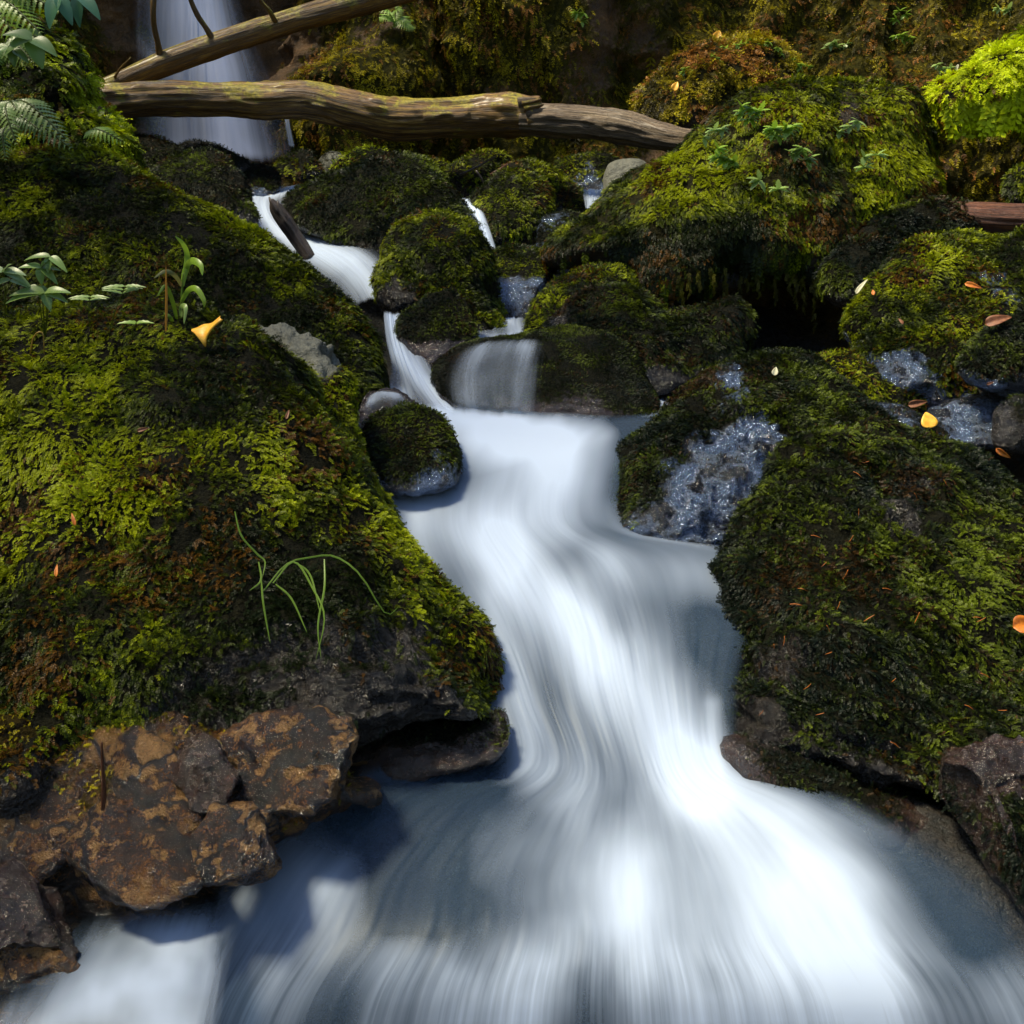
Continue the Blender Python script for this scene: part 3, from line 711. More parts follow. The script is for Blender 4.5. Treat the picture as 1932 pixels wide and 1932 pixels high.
boulder('B25a', [(1558, 505), (1620, 440), (1700, 390), (1760, 372), (1820, 395), (1848, 438), (1830, 480), (1700, 565), (1580, 565)], 4.4, 4.0,
        'dark shaggy moss mound under the right end of the giant boulder', seed=34, pal='dark', size=0.034, dens=13000, hang=0.3)
boulder('B25', [(1600, 605), (1640, 540), (1720, 472), (1800, 445), (1880, 450), (1960, 440), (2120, 500), (2120, 700), (1900, 765), (1760, 765), (1640, 745), (1610, 665)],
        4.0, 3.5, 'large round mossy boulder at the right edge, below the red rotten log', seed=35, pal='green', size=0.030, dens=15000, mat='blue',
        bright=[(1700, 520, 90, .5)], bare=[(1890, 550, 60, .6), (1700, 700, 60, .6)], centre=(1830, 610), tf=0.25)
boulder('B27', [(1808, 692), (1850, 640), (1900, 605), (1960, 590), (2080, 620), (2080, 735), (1940, 745), (1860, 740)], 3.35, 3.2,
        'dark boulder jutting in from the right edge with a brown leaf above it', seed=36, pal='dark', size=0.026, dens=16000, mat='blue', moss=0.8)
boulder('B28', [(1153, 862), (1180, 830), (1240, 790), (1300, 722), (1370, 682), (1440, 655), (1520, 662), (1580, 700), (1640, 752), (1690, 805), (1620, 900), (1520, 1000),
                (1420, 1055), (1300, 1045), (1190, 1025), (1160, 955)], 3.35, 2.7, 'domed boulder right of the pool with a bare glossy blue wet face', seed=37, mat='blue', pal='dark',
        size=0.024, dens=24000, sub=7, bare=[(1370, 900, 95, 1.6), (1430, 830, 45, .8), (1320, 990, 60, 1.0), (1400, 980, 70, 1.3), (1380, 705, 40, .7)], tf=0.3,
        bright=[(1420, 790, 60, .4), (1500, 690, 50, .5)], amp=0.06, crag=0.02)
boulder('B28b', [(1530, 682), (1600, 664), (1690, 675), (1735, 710), (1748, 762), (1690, 795), (1600, 785)], 3.6, 3.4, 'low green mossy boulder behind the domed boulder', seed=38,
        pal='green', size=0.024, dens=17000)
boulder('B29', [(1738, 792), (1790, 765), (1850, 752), (1900, 765), (1935, 812), (1860, 850), (1770, 845)], 3.35, 3.15, 'flat slick blue wet rock beyond the yellow leaf', seed=39,
        mat='blue', moss=0, sub=6, name='wet_rock', cat='rock')
boulder('B29b', [(1873, 802), (1890, 760), (1940, 745), (2020, 770), (2020, 845), (1890, 850)], 3.0, 2.9, 'small black wet rock at the right edge beside the flat blue rock', seed=40,
        mat='dark', moss=0.4, size=0.02, dens=9000, pal='dark', sub=5)
boulder('B29c', [(1640, 770), (1690, 765), (1760, 790), (1790, 830), (1700, 850), (1640, 820)], 3.2, 3.0, 'smooth dark slab between the low green boulder and the yellow leaf', seed=45,
        mat='blue', moss=0.25, size=0.02, dens=8000, pal='dark', sub=5, name='wet_rock', cat='rock')
boulder('B30', [(1402, 1062), (1440, 960), (1490, 862), (1550, 802), (1630, 778), (1720, 800), (1780, 818), (1850, 842), (1950, 900), (2180, 980), (2180, 1500), (1980, 1600),
                (1850, 1560), (1700, 1512), (1560, 1482), (1440, 1450), (1382, 1400), (1368, 1300), (1392, 1160)],
        2.85, 1.85, 'massive layered dark mossy boulder in the right foreground strewn with needles', seed=41, mat='dark', pal='dark', size=0.026, dens=30000, sub=7, tf=0.24, amp=0.12,
        bare=[(1720, 965, 80, .9), (1480, 1250, 60, .8), (1420, 1380, 70, 1.0), (1600, 1480, 120, .8)], bright=[(1830, 1100, 130, .4), (1650, 870, 80, .3), (1900, 950, 80, .4)],
        centre=(1740, 1190), strata=0.022)
boulder('B31', [(1768, 1432), (1850, 1402), (1950, 1410), (2130, 1400), (2180, 1700), (2050, 1900), (1930, 1760), (1830, 1620), (1775, 1525)], 1.85, 1.65,
        'brown-topped wet block under the right foreground boulder at the frame edge', seed=42, mat='rust', pal='dark', size=0.020, dens=24000, moss=0.75, tf=0.3, cuts=2,
        bare=[(1850, 1425, 60, 1.0), (1930, 1430, 60, 1.0)])
boulder('B32', [(1370, 1395), (1500, 1430), (1700, 1495), (1900, 1590), (2050, 1760), (1960, 1860), (1780, 1680), (1600, 1570), (1440, 1520), (1380, 1470)], 2.0, 1.78,
        'dark wet rock shelf between the right foreground boulder and the white water', seed=43, mat='rust', pal='dark', size=0.018, dens=16000, moss=0.35, sub=6, tf=0.2,
        name='rock_shelf', cat='rock', centre=(1680, 1590))
# brown rocks, lower left
br = dict(mat='brown', name='wet_rock', cat='rock', group=G_BR, sub=6, cuts=9, amp=0.10, size=0.016, dens=9000, pal='olive', crag=0.04, strata=0.012, grow=1.26, n=2.8, tf=0.16)
boulder('R0', [(-150, 1420), (100, 1380), (300, 1350), (500, 1340), (700, 1370), (730, 1440), (560, 1560), (400, 1640), (250, 1700), (-150, 1720)], 1.81, 1.65,
        'long dark rock base under the left foreground boulder', mat='brown', name='dark_rock', cat='rock', seed=60, moss=0.25, size=0.018, dens=9000, pal='olive', cuts=4, sub=7,
        amp=0.14, tf=0.10, crag=0.03)
boulder('R11', [(660, 1385), (800, 1370), (940, 1345), (965, 1400), (900, 1450), (760, 1470), (670, 1470)], 2.00, 1.86, 'low dark wet rock between the left foreground boulder and the dark water', mat='rust',
        name='wet_rock', cat='rock', seed=59, moss=0.3, size=0.014, dens=12000, pal='dark', amp=0.12, tf=0.2, crag=0.03)
boulder('R1', [(-90, 1400), (40, 1385), (120, 1430), (135, 1540), (60, 1625), (-90, 1650)], 1.75, 1.61, 'ochre wet rock at the left frame edge', seed=61, **{**br, 'moss': 0.35})
boulder('R2', [(112, 1610), (160, 1550), (240, 1538), (320, 1570), (362, 1640), (300, 1692), (180, 1695), (125, 1660)], 1.61, 1.50,
        'golden cracked rock just above the lower left foam', seed=62, moss=0, **br)
boulder('R3', [(225, 1450), (270, 1395), (320, 1400), (360, 1460), (420, 1510), (400, 1570), (330, 1580), (270, 1540)], 1.73, 1.61,
        'dark gold slab sloping between two brown rocks', seed=63, moss=0, **br)
boulder('R4', [(325, 1430), (365, 1395), (420, 1410), (445, 1460), (420, 1505), (370, 1520), (335, 1490)], 1.69, 1.63, 'reddish brown angular rock in the middle of the brown rocks',
        seed=64, moss=0, **{**br, 'mat': 'rust'})
boulder('R5', [(385, 1515), (440, 1480), (510, 1482), (548, 1530), (500, 1580), (420, 1575)], 1.69, 1.59, 'small brown cracked rock right of the reddish angular rock', seed=65, moss=0,
        **br)
boulder('R6', [(440, 1405), (520, 1365), (620, 1368), (730, 1395), (720, 1440), (640, 1510), (530, 1510), (450, 1470)], 1.75, 1.67,
        'broad glistening brown rock closest to the dark water', seed=66, moss=0, **br)
boulder('R7', [(350, 1600), (395, 1540), (480, 1535), (540, 1590), (480, 1655), (375, 1650)], 1.59, 1.53, 'pale tan rock at the water edge, lowest right of the brown rocks', seed=67,
        moss=0, **br)
boulder('R9', [(-120, 1640), (20, 1640), (110, 1680), (190, 1720), (200, 1775), (60, 1790), (-120, 1790)], 1.57, 1.45, 'dark wet slab above the orange rock at the lower left corner',
        seed=68, moss=0, **{**br, 'mat': 'rust', 'grow': 1.0})
boulder('R8', [(-60, 1755), (30, 1725), (110, 1745), (160, 1810), (120, 1860), (-60, 1870)], 1.50, 1.43, 'glossy orange-brown rock half drowned in the lower left foam', seed=69,
        moss=0, **{**br, 'grow': 0.95})
boulder('R10', [(-100, 1860), (60, 1845), (190, 1865), (230, 1930), (120, 1990), (-100, 2000)], 1.50, 1.38, 'blurred brown rock under water in the bottom left corner', seed=70,
        moss=0, **{**br, 'grow': 0.95})


# ------------------------------------------------------------------ water
def dist_poly(px, py, pl):
    best = np.full(px.shape, 1e9)
    for (a, b) in zip(pl[:-1], pl[1:]):
        ax, ay = a; bx, by = b; vx, vy = bx - ax, by - ay; L = vx * vx + vy * vy + 1e-9
        t = np.clip(((px - ax) * vx + (py - ay) * vy) / L, 0, 1)
        best = np.minimum(best, np.hypot(px - ax - t * vx, py - ay - t * vy))
    return best


def strip(name, rows, mat, nu, nv, strokes=(), base=0.1, edge=(0.08, 0.08, 0.0, 0.0), ridge_amp=0.006, drape=None, seed=0, label=None, uvs=(1.0, 1.0), off=0.012, wave=0.0, calm=None):
    """rows: [(D, [(px, py), ...]), ...] down the flow; a smooth surface through them"""
    A = np.array([[(*p, (D if np.isscalar(D) else D[k])) for k, p in enumerate(r)] for D, r in rows], float)
    nr, ncl, _ = A.shape
    u = np.linspace(0, 1, nu); v = np.linspace(0, 1, nv)
    B = np.stack([catmull(A[i], u * (ncl - 1)) for i in range(nr)])
    C = np.stack([catmull(B[:, j], v * (nr - 1)) for j in range(nu)], 1)      # nv, nu, 3
    px, py, D = C[..., 0].ravel(), C[..., 1].ravel(), C[..., 2].ravel()
    UU, VV = np.meshgrid(u, v); UU, VV = UU.ravel(), VV.ravel()
    if drape:
        for i in range(len(D)):
            o = Vector((0, 0, CZ)); d = (Vector(P(px[i], py[i], 1.0)) - o)
            for nm, bv in STONES:
                if nm in drape:
                    h = bv.ray_cast(o, d.normalized())
                    if h[0] is not None: D[i] = min(D[i], h[0].y - off)
        G = D.reshape(nv, nu)
        for _ in range(14):
            Gp = np.pad(G, 1, mode='edge'); G = (Gp[:-2, 1:-1] + Gp[2:, 1:-1] + Gp[1:-1, :-2] + Gp[1:-1, 2:] + G) / 5
        D = G.ravel() - off * 0.3
    V = P(px, py, D)
    sn = fbm(np.stack([UU * 26 * uvs[0], VV * 2.5 * uvs[1], UU * 0 + seed], -1), 3, seed + 3)
    V[:, 2] += sn * ridge_amp * np.clip(np.minimum(UU, 1 - UU) * 8, 0, 1) * (1 if calm is None else smooth(calm[0], calm[1], py) * 0.5)
    fo = np.full(px.shape, base)
    for pl, w, am in strokes:
        fo = fo + am * np.exp(-(dist_poly(px, py, pl) / w) ** 2)
    wv = fbm(np.stack([UU * 7 * uvs[0], VV * 3.0 * uvs[1], UU * 0 + seed + 5], -1), 3, seed + 9)
    fo = np.clip(fo + wave * wv, 0, 1)
    e = np.ones_like(fo)
    for k, q in enumerate((UU, 1 - UU, VV, 1 - VV)):
        if edge[k] > 0: e = e * smooth(0, edge[k], q)
    ii = np.arange(nu * nv).reshape(nv, nu)
    F = np.stack([ii[:-1, :-1], ii[1:, :-1], ii[1:, 1:], ii[:-1, 1:]], -1).reshape(-1, 4)
    o = mesh_np(name, V, F, mat, attrs={'foam': fo, 'edge': e, 'streak': np.ones(len(fo)) if calm is None else smooth(calm[0], calm[1], py) * (1 + 0.9 * smooth(1700, 1850, py))}, uv=np.stack([UU * uvs[0], VV * uvs[1]], -1))
    tag(o, label, None, None, 'structure')
    return o, A


main_rows = [
    (3.40, [(690, 740), (790, 748), (900, 758), (1000, 764), (1100, 768), (1200, 770), (1320, 765)]),
    (3.14, [(700, 800), (810, 805), (900, 808), (980, 812), (1060, 815), (1140, 818), (1280, 812)]),
    (2.92, [(680, 890), (790, 882), (880, 875), (960, 870), (1040, 868), (1110, 868), (1210, 880)]),
    (2.70, [(660, 985), (770, 985), (860, 982), (940, 980), (1020, 978), (1100, 985), (1220, 1000)]),
    (2.50, [(690, 1075), (800, 1080), (900, 1080), (1000, 1075), (1100, 1060), (1230, 1055), (1460, 1045)]),
    (2.30, [(770, 1180), (860, 1185), (950, 1185), (1050, 1180), (1150, 1170), (1270, 1165), (1470, 1150)]),
    (2.10, [(850, 1310), (920, 1320), (1000, 1320), (1080, 1315), (1180, 1305), (1280, 1300), (1420, 1290)]),
    (1.94, [(800, 1400), (920, 1430), (1030, 1445), (1120, 1450), (1220, 1450), (1310, 1450), (1440, 1440)]),
    (1.80, [(600, 1470), (760, 1510), (920, 1530), (1090, 1540), (1250, 1540), (1410, 1530), (1660, 1510)]),
    (1.66, [(420, 1620), (620, 1640), (830, 1650), (1050, 1655), (1280, 1655), (1510, 1640), (1880, 1620)]),
    (1.55, [(320, 1760), (540, 1770), (800, 1760), (1050, 1765), (1300, 1770), (1590, 1770), (2030, 1760)]),
    (1.48, [(280, 1900), (460, 1900), (740, 1880), (1030, 1880), (1330, 1880), (1670, 1890), (2120, 1900)]),
    (1.44, [(250, 2060), (400, 2060), (700, 2040), (1020, 2040), (1350, 2040), (1710, 2050), (2200, 2060)]),
]
main_strokes = [
    ([(760, 700), (850, 765), (940, 820), (1010, 870), (970, 960), (960, 1010)], 66, 0.74),
    ([(900, 830), (1120, 830), (1100, 900)], 60, 0.26), ([(1000, 810), (1120, 800)], 45, 0.39), ([(1060, 850), (1080, 960)], 60, 0.35),
    ([(800, 960), (880, 1010), (980, 1080), (1080, 1180), (1170, 1290), (1230, 1390), (1300, 1480)], 72, 0.74),
    ([(930, 1130), (960, 1260), (1000, 1440)], 50, 0.39), ([(1090, 1120), (1210, 1250), (1290, 1400)], 60, 0.31),
    ([(1150, 1060), (1300, 1080), (1380, 1110)], 50, 0.27), ([(1345, 1330), (1345, 1440)], 20, 0.30),
    ([(1000, 1430), (1130, 1500), (1200, 1620)], 80, 0.27),
    ([(1330, 1490), (1470, 1570), (1600, 1700), (1680, 1960)], 75, 0.59),
    ([(1180, 1740), (1250, 1960)], 110, 0.62), ([(1480, 1740), (1500, 1960)], 160, 0.74), ([(1000, 1830), (960, 1990)], 70, 0.42),
    ([(640, 1700), (540, 1800), (470, 1980)], 80, 0.39), ([(860, 1850), (830, 1990)], 45, 0.36), ([(560, 1640), (440, 1760), (390, 1900)], 60, 0.27), ([(760, 1800), (700, 1980)], 50, 0.19),
    ([(1600, 1520), (1780, 1620)], 25, 0.15), ([(1930, 1870), (1990, 1980)], 70, 0.31),
    ([(900, 1520), (760, 1580), (620, 1680)], 55, 0.17),
    ([(740, 1660), (860, 1710), (1000, 1740)], 75, -0.20), ([(1080, 790), (1260, 790)], 24, -0.45), ([(860, 772), (1040, 785)], 12, -0.2), ([(1180, 840), (1170, 930)], 30, -0.25), ([(1150, 1180), (1090, 1040)], 35, -0.18), ([(1330, 1200), (1350, 1300)], 90, -0.05), ([(950, 1430), (850, 1470), (700, 1540)], 70, -0.35), ([(1750, 1600), (1850, 1750)], 90, -0.2), ([(700, 1700), (800, 1720)], 60, -0.12),
]
strip('stream_water', main_rows, M['water'], 420, 620, main_strokes, base=0.06, edge=(0.09, 0.09, 0.06, 0.0), uvs=(1.0, 2.2), seed=2, ridge_amp=0.008,
      label='silky white stream pouring through the middle and fanning out in front', wave=0.34, calm=(800, 1250))
# bed right below the water, wider than it
bedrows = [(np.array([D] * 7) + 0.03, [(2 * r[0][0] - r[1][0], r[0][1] + 12)] + [(x, y + 24) for x, y in r[1:-1]] + [(2 * r[-1][0] - r[-2][0], r[-1][1] + 12)]) for D, r in main_rows]
A = np.array([[(*p, D[k]) for k, p in enumerate(r)] for D, r in bedrows], float)
bu, bv_ = np.linspace(0, 6, 200), np.linspace(0, 12, 320)
B = np.stack([catmull(A[i], bu) for i in range(13)]); C = np.stack([catmull(B[:, j], bv_) for j in range(200)], 1).reshape(-1, 3)
Vb = P(C[:, 0], C[:, 1], C[:, 2]); Vb[:, 2] += fbm(Vb * 6, 4, 90) * 0.05 - 0.03
ii = np.arange(200 * 320).reshape(320, 200)
Fb = np.stack([ii[:-1, :-1], ii[1:, :-1], ii[1:, 1:], ii[:-1, 1:]], -1).reshape(-1, 4)
tag(mesh_np('stream_bed', Vb, Fb, M['bed'], attrs={'mossy': np.zeros(len(Vb))}), 'dark stone bed under the white stream', None, None, 'structure')

strip('foam_pool', [
    (1.60, [(60, 1700), (180, 1690), (300, 1675), (420, 1665), (520, 1650)]),
    (1.50, [(-60, 1790), (120, 1780), (260, 1760), (390, 1760), (480, 1750)]),
    (1.40, [(-150, 1880), (60, 1880), (220, 1860), (370, 1860), (450, 1860)]),
    (1.32, [(-200, 1980), (20, 1980), (200, 1970), (350, 1970), (430, 1970)])],
      M['water'], 160, 160, [([(325, 1720), (335, 1800), (290, 1980)], 75, 0.62), ([(230, 1860), (90, 1940), (-80, 1960)], 55, 0.5), ([(80, 1770), (60, 1830)], 70, -0.2)],
      base=0.03, edge=(0.45, 0.3, 0.45, 0.0), seed=12, wave=0.30, calm=(2500, 2600), label='pale blue foam swirling at the lower left', ridge_amp=0.008)
strip('waterfall', [
    (7.75, [(215, -260), (345, -260), (390, -260), (440, -260)]),
    (7.72, [(215, -60), (345, -60), (395, -60), (455, -60)]),
    (7.65, [(215, 60), (345, 60), (405, 60), (500, 60)]),
    (7.55, [(220, 170), (345, 170), (420, 170), (560, 170)]),
    (7.45, [(225, 300), (350, 300), (440, 310), (610, 325)])],
      M['fall'], 160, 220, [([(370, -260), (390, 100), (430, 320)], 110, 0.15), ([(355, -260), (375, 0), (410, 130), (450, 320)], 48, 0.85), ([(330, 0), (335, 150), (340, 280)], 25, 0.25), ([(340, 310), (540, 315)], 40, 0.4), ([(262, -60), (258, 40), (264, 100)], 6, 0.3), ([(264, 70), (285, 115)], 8, 0.3)],
      base=0.03, edge=(0.3, 0.35, 0.0, 0.05), seed=22, label='tall hazy waterfall at upper left behind the logs', uvs=(1, 1), ridge_amp=0.02)
strip('side_fall', [(7.6, [(534, 215), (540, 215), (546, 215)]), (7.55, [(536, 240), (543, 240), (550, 240)]), (7.5, [(543, 280), (551, 280), (559, 280)])],
      M['small'], 16, 40, [([(540, 215), (551, 280)], 5, 0.3)], base=0.1, edge=(0.3, 0.3, 0.1, 0.1), seed=23, label='thin thread of water right of the waterfall')
strip('upper_stream', [
    (6.1, [(520, 350), (545, 347), (570, 345), (600, 342)]),
    (5.75, [(465, 366), (500, 364), (540, 360), (580, 358)]),
    (5.35, [(465, 400), (500, 402), (540, 400), (590, 400)]),
    (5.10, [(480, 450), (530, 445), (590, 445), (640, 440)]),
    (4.85, [(560, 500), (610, 490), (660, 480), (720, 470)]),
    (4.60, [(620, 545), (660, 530), (700, 520), (745, 505)]),
    (4.35, [(660, 590), (690, 575), (720, 565), (760, 560)])],
      M['small'], 120, 220, [([(480, 372), (500, 420), (580, 465), (660, 500), (710, 550)], 26, 0.7), ([(575, 350), (510, 368)], 8, 0.6), ([(600, 455), (700, 490)], 20, 0.2)],
      base=0.10, edge=(0.22, 0.28, 0.15, 0.05), seed=24, label='white stream curving down from the waterfall, upper left of centre', ridge_amp=0.006)
strip('side_stream', [
    (4.05, [(720, 583), (740, 585), (765, 588)]),
    (3.85, [(725, 640), (750, 640), (790, 645)]),
    (3.65, [(735, 695), (770, 698), (825, 700)]),
    (3.45, [(720, 745), (800, 755), (880, 765)]),
    (3.25, [(760, 800), (850, 805), (930, 810)])],
      M['small'], 70, 160, [([(742, 600), (755, 660), (790, 710), (850, 770)], 20, 0.7), ([(700, 740), (760, 745)], 14, 0.4)], base=0.15, edge=(0.15, 0.15, 0.06, 0.1), seed=25,
      label='narrow blue-white chute entering the pool from the upper left', ridge_amp=0.006)
strip('water_veil', [
    (3.9, [(880, 640), (940, 636), (1000, 634), (1050, 634)]),
    (3.8, [(842, 672), (910, 655), (985, 650), (1045, 650)]),
    (3.7, [(826, 715), (890, 700), (970, 695), (1045, 690)]),
    (3.6, [(828, 755), (890, 750), (965, 750), (1040, 745)]),
    (3.5, [(850, 790), (900, 790), (965, 790), (1035, 790)])],
      M['veil'], 90, 90, [([(840, 710), (885, 664), (960, 645), (1030, 642)], 22, 0.14), ([(840, 740), (880, 790)], 30, 0.22), ([(1003, 650), (995, 790)], 20, 0.24)],
      base=0.13, edge=(0.35, 0.4, 0.35, 0.05), wave=0.10, off=0.03, drape=('B10',), seed=26, label='thin transparent veil of water over the flat-topped boulder', ridge_amp=0.0, uvs=(0.8, 1))
strip('water_film', [(3.3, [(690, 745), (720, 735), (760, 740)]), (3.2, [(684, 770), (715, 752), (775, 755)]), (3.1, [(682, 800), (715, 780), (790, 775)])],
      M['small'], 40, 40, [([(690, 760), (720, 742), (760, 745)], 9, 0.45)], base=0.02, edge=(0.25, 0.2, 0.2, 0.3), drape=('B11b', 'B11'), seed=27,
      label='film of water arching over the rusty rock beside the left bank', ridge_amp=0.0)
strip('middle_cascade', [(5.45, [(860, 370), (876, 372), (895, 374)]), (5.2, [(878, 398), (895, 398), (915, 400)]), (5.0, [(896, 435), (912, 435), (928, 437)]),
                         (4.9, [(908, 478), (924, 478), (942, 478)])],
      M['small'], 30, 90, [([(870, 372), (900, 400), (915, 440), (926, 478)], 10, 0.9)], base=0.1, edge=(0.2, 0.2, 0.08, 0.05), drape=('B7',), seed=28,
      label='small white cascade between the broad dark boulder and the yellow-capped boulder')
strip('right_trickle', [(5.75, [(1095, 357), (1118, 356), (1142, 357)]), (5.6, [(1098, 370), (1118, 370), (1140, 370)]), (5.5, [(1103, 395), (1118, 395), (1134, 395)])],
      M['small'], 40, 40, [([(1118, 357), (1118, 390)], 14, 0.6)], base=0.1, edge=(0.15, 0.15, 0.1, 0.1), seed=29, label='tiny cascade beside the smooth pale stone', drape=('B14',))
strip('back_pool', [(4.4, [(900, 598), (950, 596), (1000, 598)]), (4.1, [(890, 622), (950, 620), (1010, 625)]), (3.85, [(880, 655), (950, 650), (1020, 648)])],
      M['small'], 40, 40, [([(960, 598), (975, 625)], 14, 0.5), ([(900, 638), (960, 636)], 8, 0.4)], base=0.12, edge=(0.1, 0.1, 0.1, 0.1), seed=30, label='small pool behind the flat-topped boulder')
strip('right_pool', [(3.9, [(1200, 735), (1260, 733), (1330, 735)]), (3.5, [(1210, 765), (1260, 765), (1320, 765)]), (3.3, [(1200, 790), (1260, 790), (1320, 790)])],
      M['small'], 40, 40, [([(1235, 745), (1270, 768)], 12, 0.6)], base=0.12, edge=(0.1, 0.1, 0.1, 0.1), seed=31, label='small pool between the flat-topped and the domed boulder')


# ------------------------------------------------------------------ logs and sticks
def tube(path, rad, nseg=20, rough=0.0, seed=0, closed_ends=True, lump=0.0, res=0.02, grain=0.0):
    path = np.asarray(path, float); rad = np.asarray(rad, float)
    L = np.linalg.norm(np.diff(path, axis=0), axis=1).sum(); n = max(6, int(L / res))
    t = np.linspace(0, len(path) - 1, n); pc = catmull(path, t); rc = np.interp(t, range(len(rad)), rad)
    tg = nrm(np.gradient(pc, axis=0)); ref = np.array([0, 0, 1.0]) if abs(tg[:, 2]).mean() < 0.8 else np.array([0, 1.0, 0])
    a = nrm(np.cross(tg, ref)); b = np.cross(a, tg)
    th = np.linspace(0, 2 * math.pi, nseg, endpoint=False)
    V = pc[:, None] + rc[:, None, None] * (np.cos(th)[None, :, None] * a[:, None] + np.sin(th)[None, :, None] * b[:, None])
    arc = np.r_[0, np.cumsum(np.linalg.norm(np.diff(pc, axis=0), axis=1))]
    ph = np.tile(th, n); ar = np.repeat(arc, nseg)
    d = nrm((V - pc[:, None]).reshape(-1, 3)); V = V.reshape(-1, 3); rr = np.repeat(rc, nseg)
    s = np.stack([np.cos(ph) * 1.2, np.sin(ph) * 1.2, ar * 3.0], -1)
    dsp = rough * fbm(s * 1.2 + seed, 3, seed) + grain * ridge(np.stack([np.cos(ph) * 3.5, np.sin(ph) * 3.5, ar * 1.6], -1) + seed, 4, seed + 3)
    if lump: dsp = dsp + lump * np.maximum(0, fbm(s * 2.4 + seed * 2, 2, seed + 8) - 0.25) * 2
    V = V + d * (dsp * rr)[:, None]
    ii = np.arange(n * nseg).reshape(n, nseg); jj = np.roll(ii, -1, 1)
    F = np.stack([ii[:-1], jj[:-1], jj[1:], ii[1:]], -1).reshape(-1, 4)
    uv = np.stack([ar, ph / (2 * math.pi)], -1)
    if closed_ends:
        e0, e1 = len(V), len(V) + 1
        V = np.vstack([V, pc[:1], pc[-1:]]); uv = np.vstack([uv, [[0, .5]], [[arc[-1], .5]]])
        f0 = np.stack([np.full(nseg, e0), np.roll(ii[0], -1), ii[0], np.full(nseg, e0)], -1); f1 = np.stack([np.full(nseg, e1), ii[-1], np.roll(ii[-1], -1), np.full(nseg, e1)], -1)
        # split caps into quads by pairing neighbours
        c0 = np.stack([np.full(nseg // 2, e0), np.roll(ii[0], -2)[::2], np.roll(ii[0], -1)[::2], ii[0][::2]], -1)
        c1 = np.stack([np.full(nseg // 2, e1), ii[-1][::2], np.roll(ii[-1], -1)[::2], np.roll(ii[-1], -2)[::2]], -1)
        F = np.vstack([F, c0, c1])
    return V, F, uv


def add_tube(name, pxp, rad, mat, root, **kw):
    path = np.array([P(x, y, D) for x, y, D in pxp]); V, F, uv = tube(path, rad, **kw)
    return mesh_np(name, V - np.array(root.location), F, mat, root, uv=uv)


pr = lambda w, D: w / FPX * D / 2     # photo width -> radius
lg = empty('fallen_log', Vector(P(700, 215, 6.1)), 'long thick bent log lying level across the ravine below the waterfall top', 'log')
lp = [(120, 190, 5.7), (200, 192, 5.7), (300, 186, 5.75), (420, 188, 5.8), (500, 190, 5.8), (580, 188, 5.8), (660, 206, 5.8), (740, 222, 5.8), (820, 222, 5.8), (900, 219, 5.8), (960, 217, 5.75),
      (1015, 222, 5.7)]
wd = [52, 56, 56, 54, 60, 62, 62, 64, 62, 66, 70, 56]
add_tube('trunk', lp, [pr(w, 5.8) for w in wd], M['log'], lg, nseg=64, rough=0.10, seed=4, lump=0.16, grain=0.13, res=0.008)
add_tube('broken_end', [(985, 226, 5.7), (1060, 228, 5.65), (1120, 232, 5.6), (1180, 240, 5.5), (1240, 255, 5.4), (1300, 264, 5.25), (1370, 268, 5.05)],
         [pr(w, 5.5) for w in (50, 52, 50, 52, 42, 34, 26)], M['log_pale'], lg, nseg=56, rough=0.12, seed=9, lump=0.12, grain=0.20, res=0.008)
for k, (x, y, a) in enumerate([(1012, 200, 10), (1016, 210, -12), (1008, 192, 25), (1210, 222, 5), (1018, 226, -5), (1000, 190, 12)]):
    add_tube('splinter', [(x - 22, y + 4, 5.64), (x, y, 5.63), (x + 14, y - a * 0.25, 5.63)], [0.022, 0.015, 0.003], M['log_pale'] if k % 2 else M['log'], lg, nseg=10, rough=0.3, seed=k, grain=.3)
l2 = empty('leaning_log', Vector(P(400, 90, 5.9)), 'slanting log rising to the right above the long level log', 'log')
add_tube('trunk', [(150, 175, 5.75), (200, 162, 5.8), (260, 140, 5.85), (330, 112, 5.9), (400, 88, 5.95), (480, 62, 6.0), (560, 36, 6.05), (640, 14, 6.1), (720, -8, 6.15), (860, -50, 6.2)],
         [pr(w, 5.9) for w in (20, 26, 34, 40, 40, 40, 40, 44, 46, 48)], M['log'], l2, nseg=48, rough=0.07, seed=14, lump=0.1, grain=0.08, res=0.01)
add_tube('branch', [(303, 108, 5.86), (298, 80, 5.84), (291, 50, 5.82), (289, 20, 5.8), (292, -20, 5.8), (298, -120, 5.8)], [0.018, .014, .013, .0125, .012, .01], M['log'], l2, nseg=14, rough=.15, seed=1, lump=.3)
add_tube('branch', [(402, 76, 5.92), (388, 52, 5.9), (372, 28, 5.88), (358, -5, 5.86), (345, -60, 5.84)], [0.018, .013, .012, .011, .009], M['log'], l2, nseg=14, rough=.15, seed=2, lump=.3)
add_tube('branch', [(520, 42, 5.98), (508, 20, 5.95), (492, 2, 5.93), (470, -40, 5.9)], [0.014, .011, .010, .009], M['log'], l2, nseg=14, rough=.15, seed=3, lump=.3)
add_tube('twig', [(216, 146, 5.78), (228, 128, 5.76), (240, 116, 5.74), (247, 108, 5.74)], [0.006, .005, .004, .002], M['log'], l2, nseg=8)
add_tube('twig', [(198, 156, 5.78), (192, 148, 5.76), (187, 142, 5.75)], [0.008, .006, .004], M['log'], l2, nseg=8)
rl = empty('rotten_log', Vector(P(1890, 415, 4.25)), 'short red-brown rotten log at the right edge in the dark hollow', 'log')
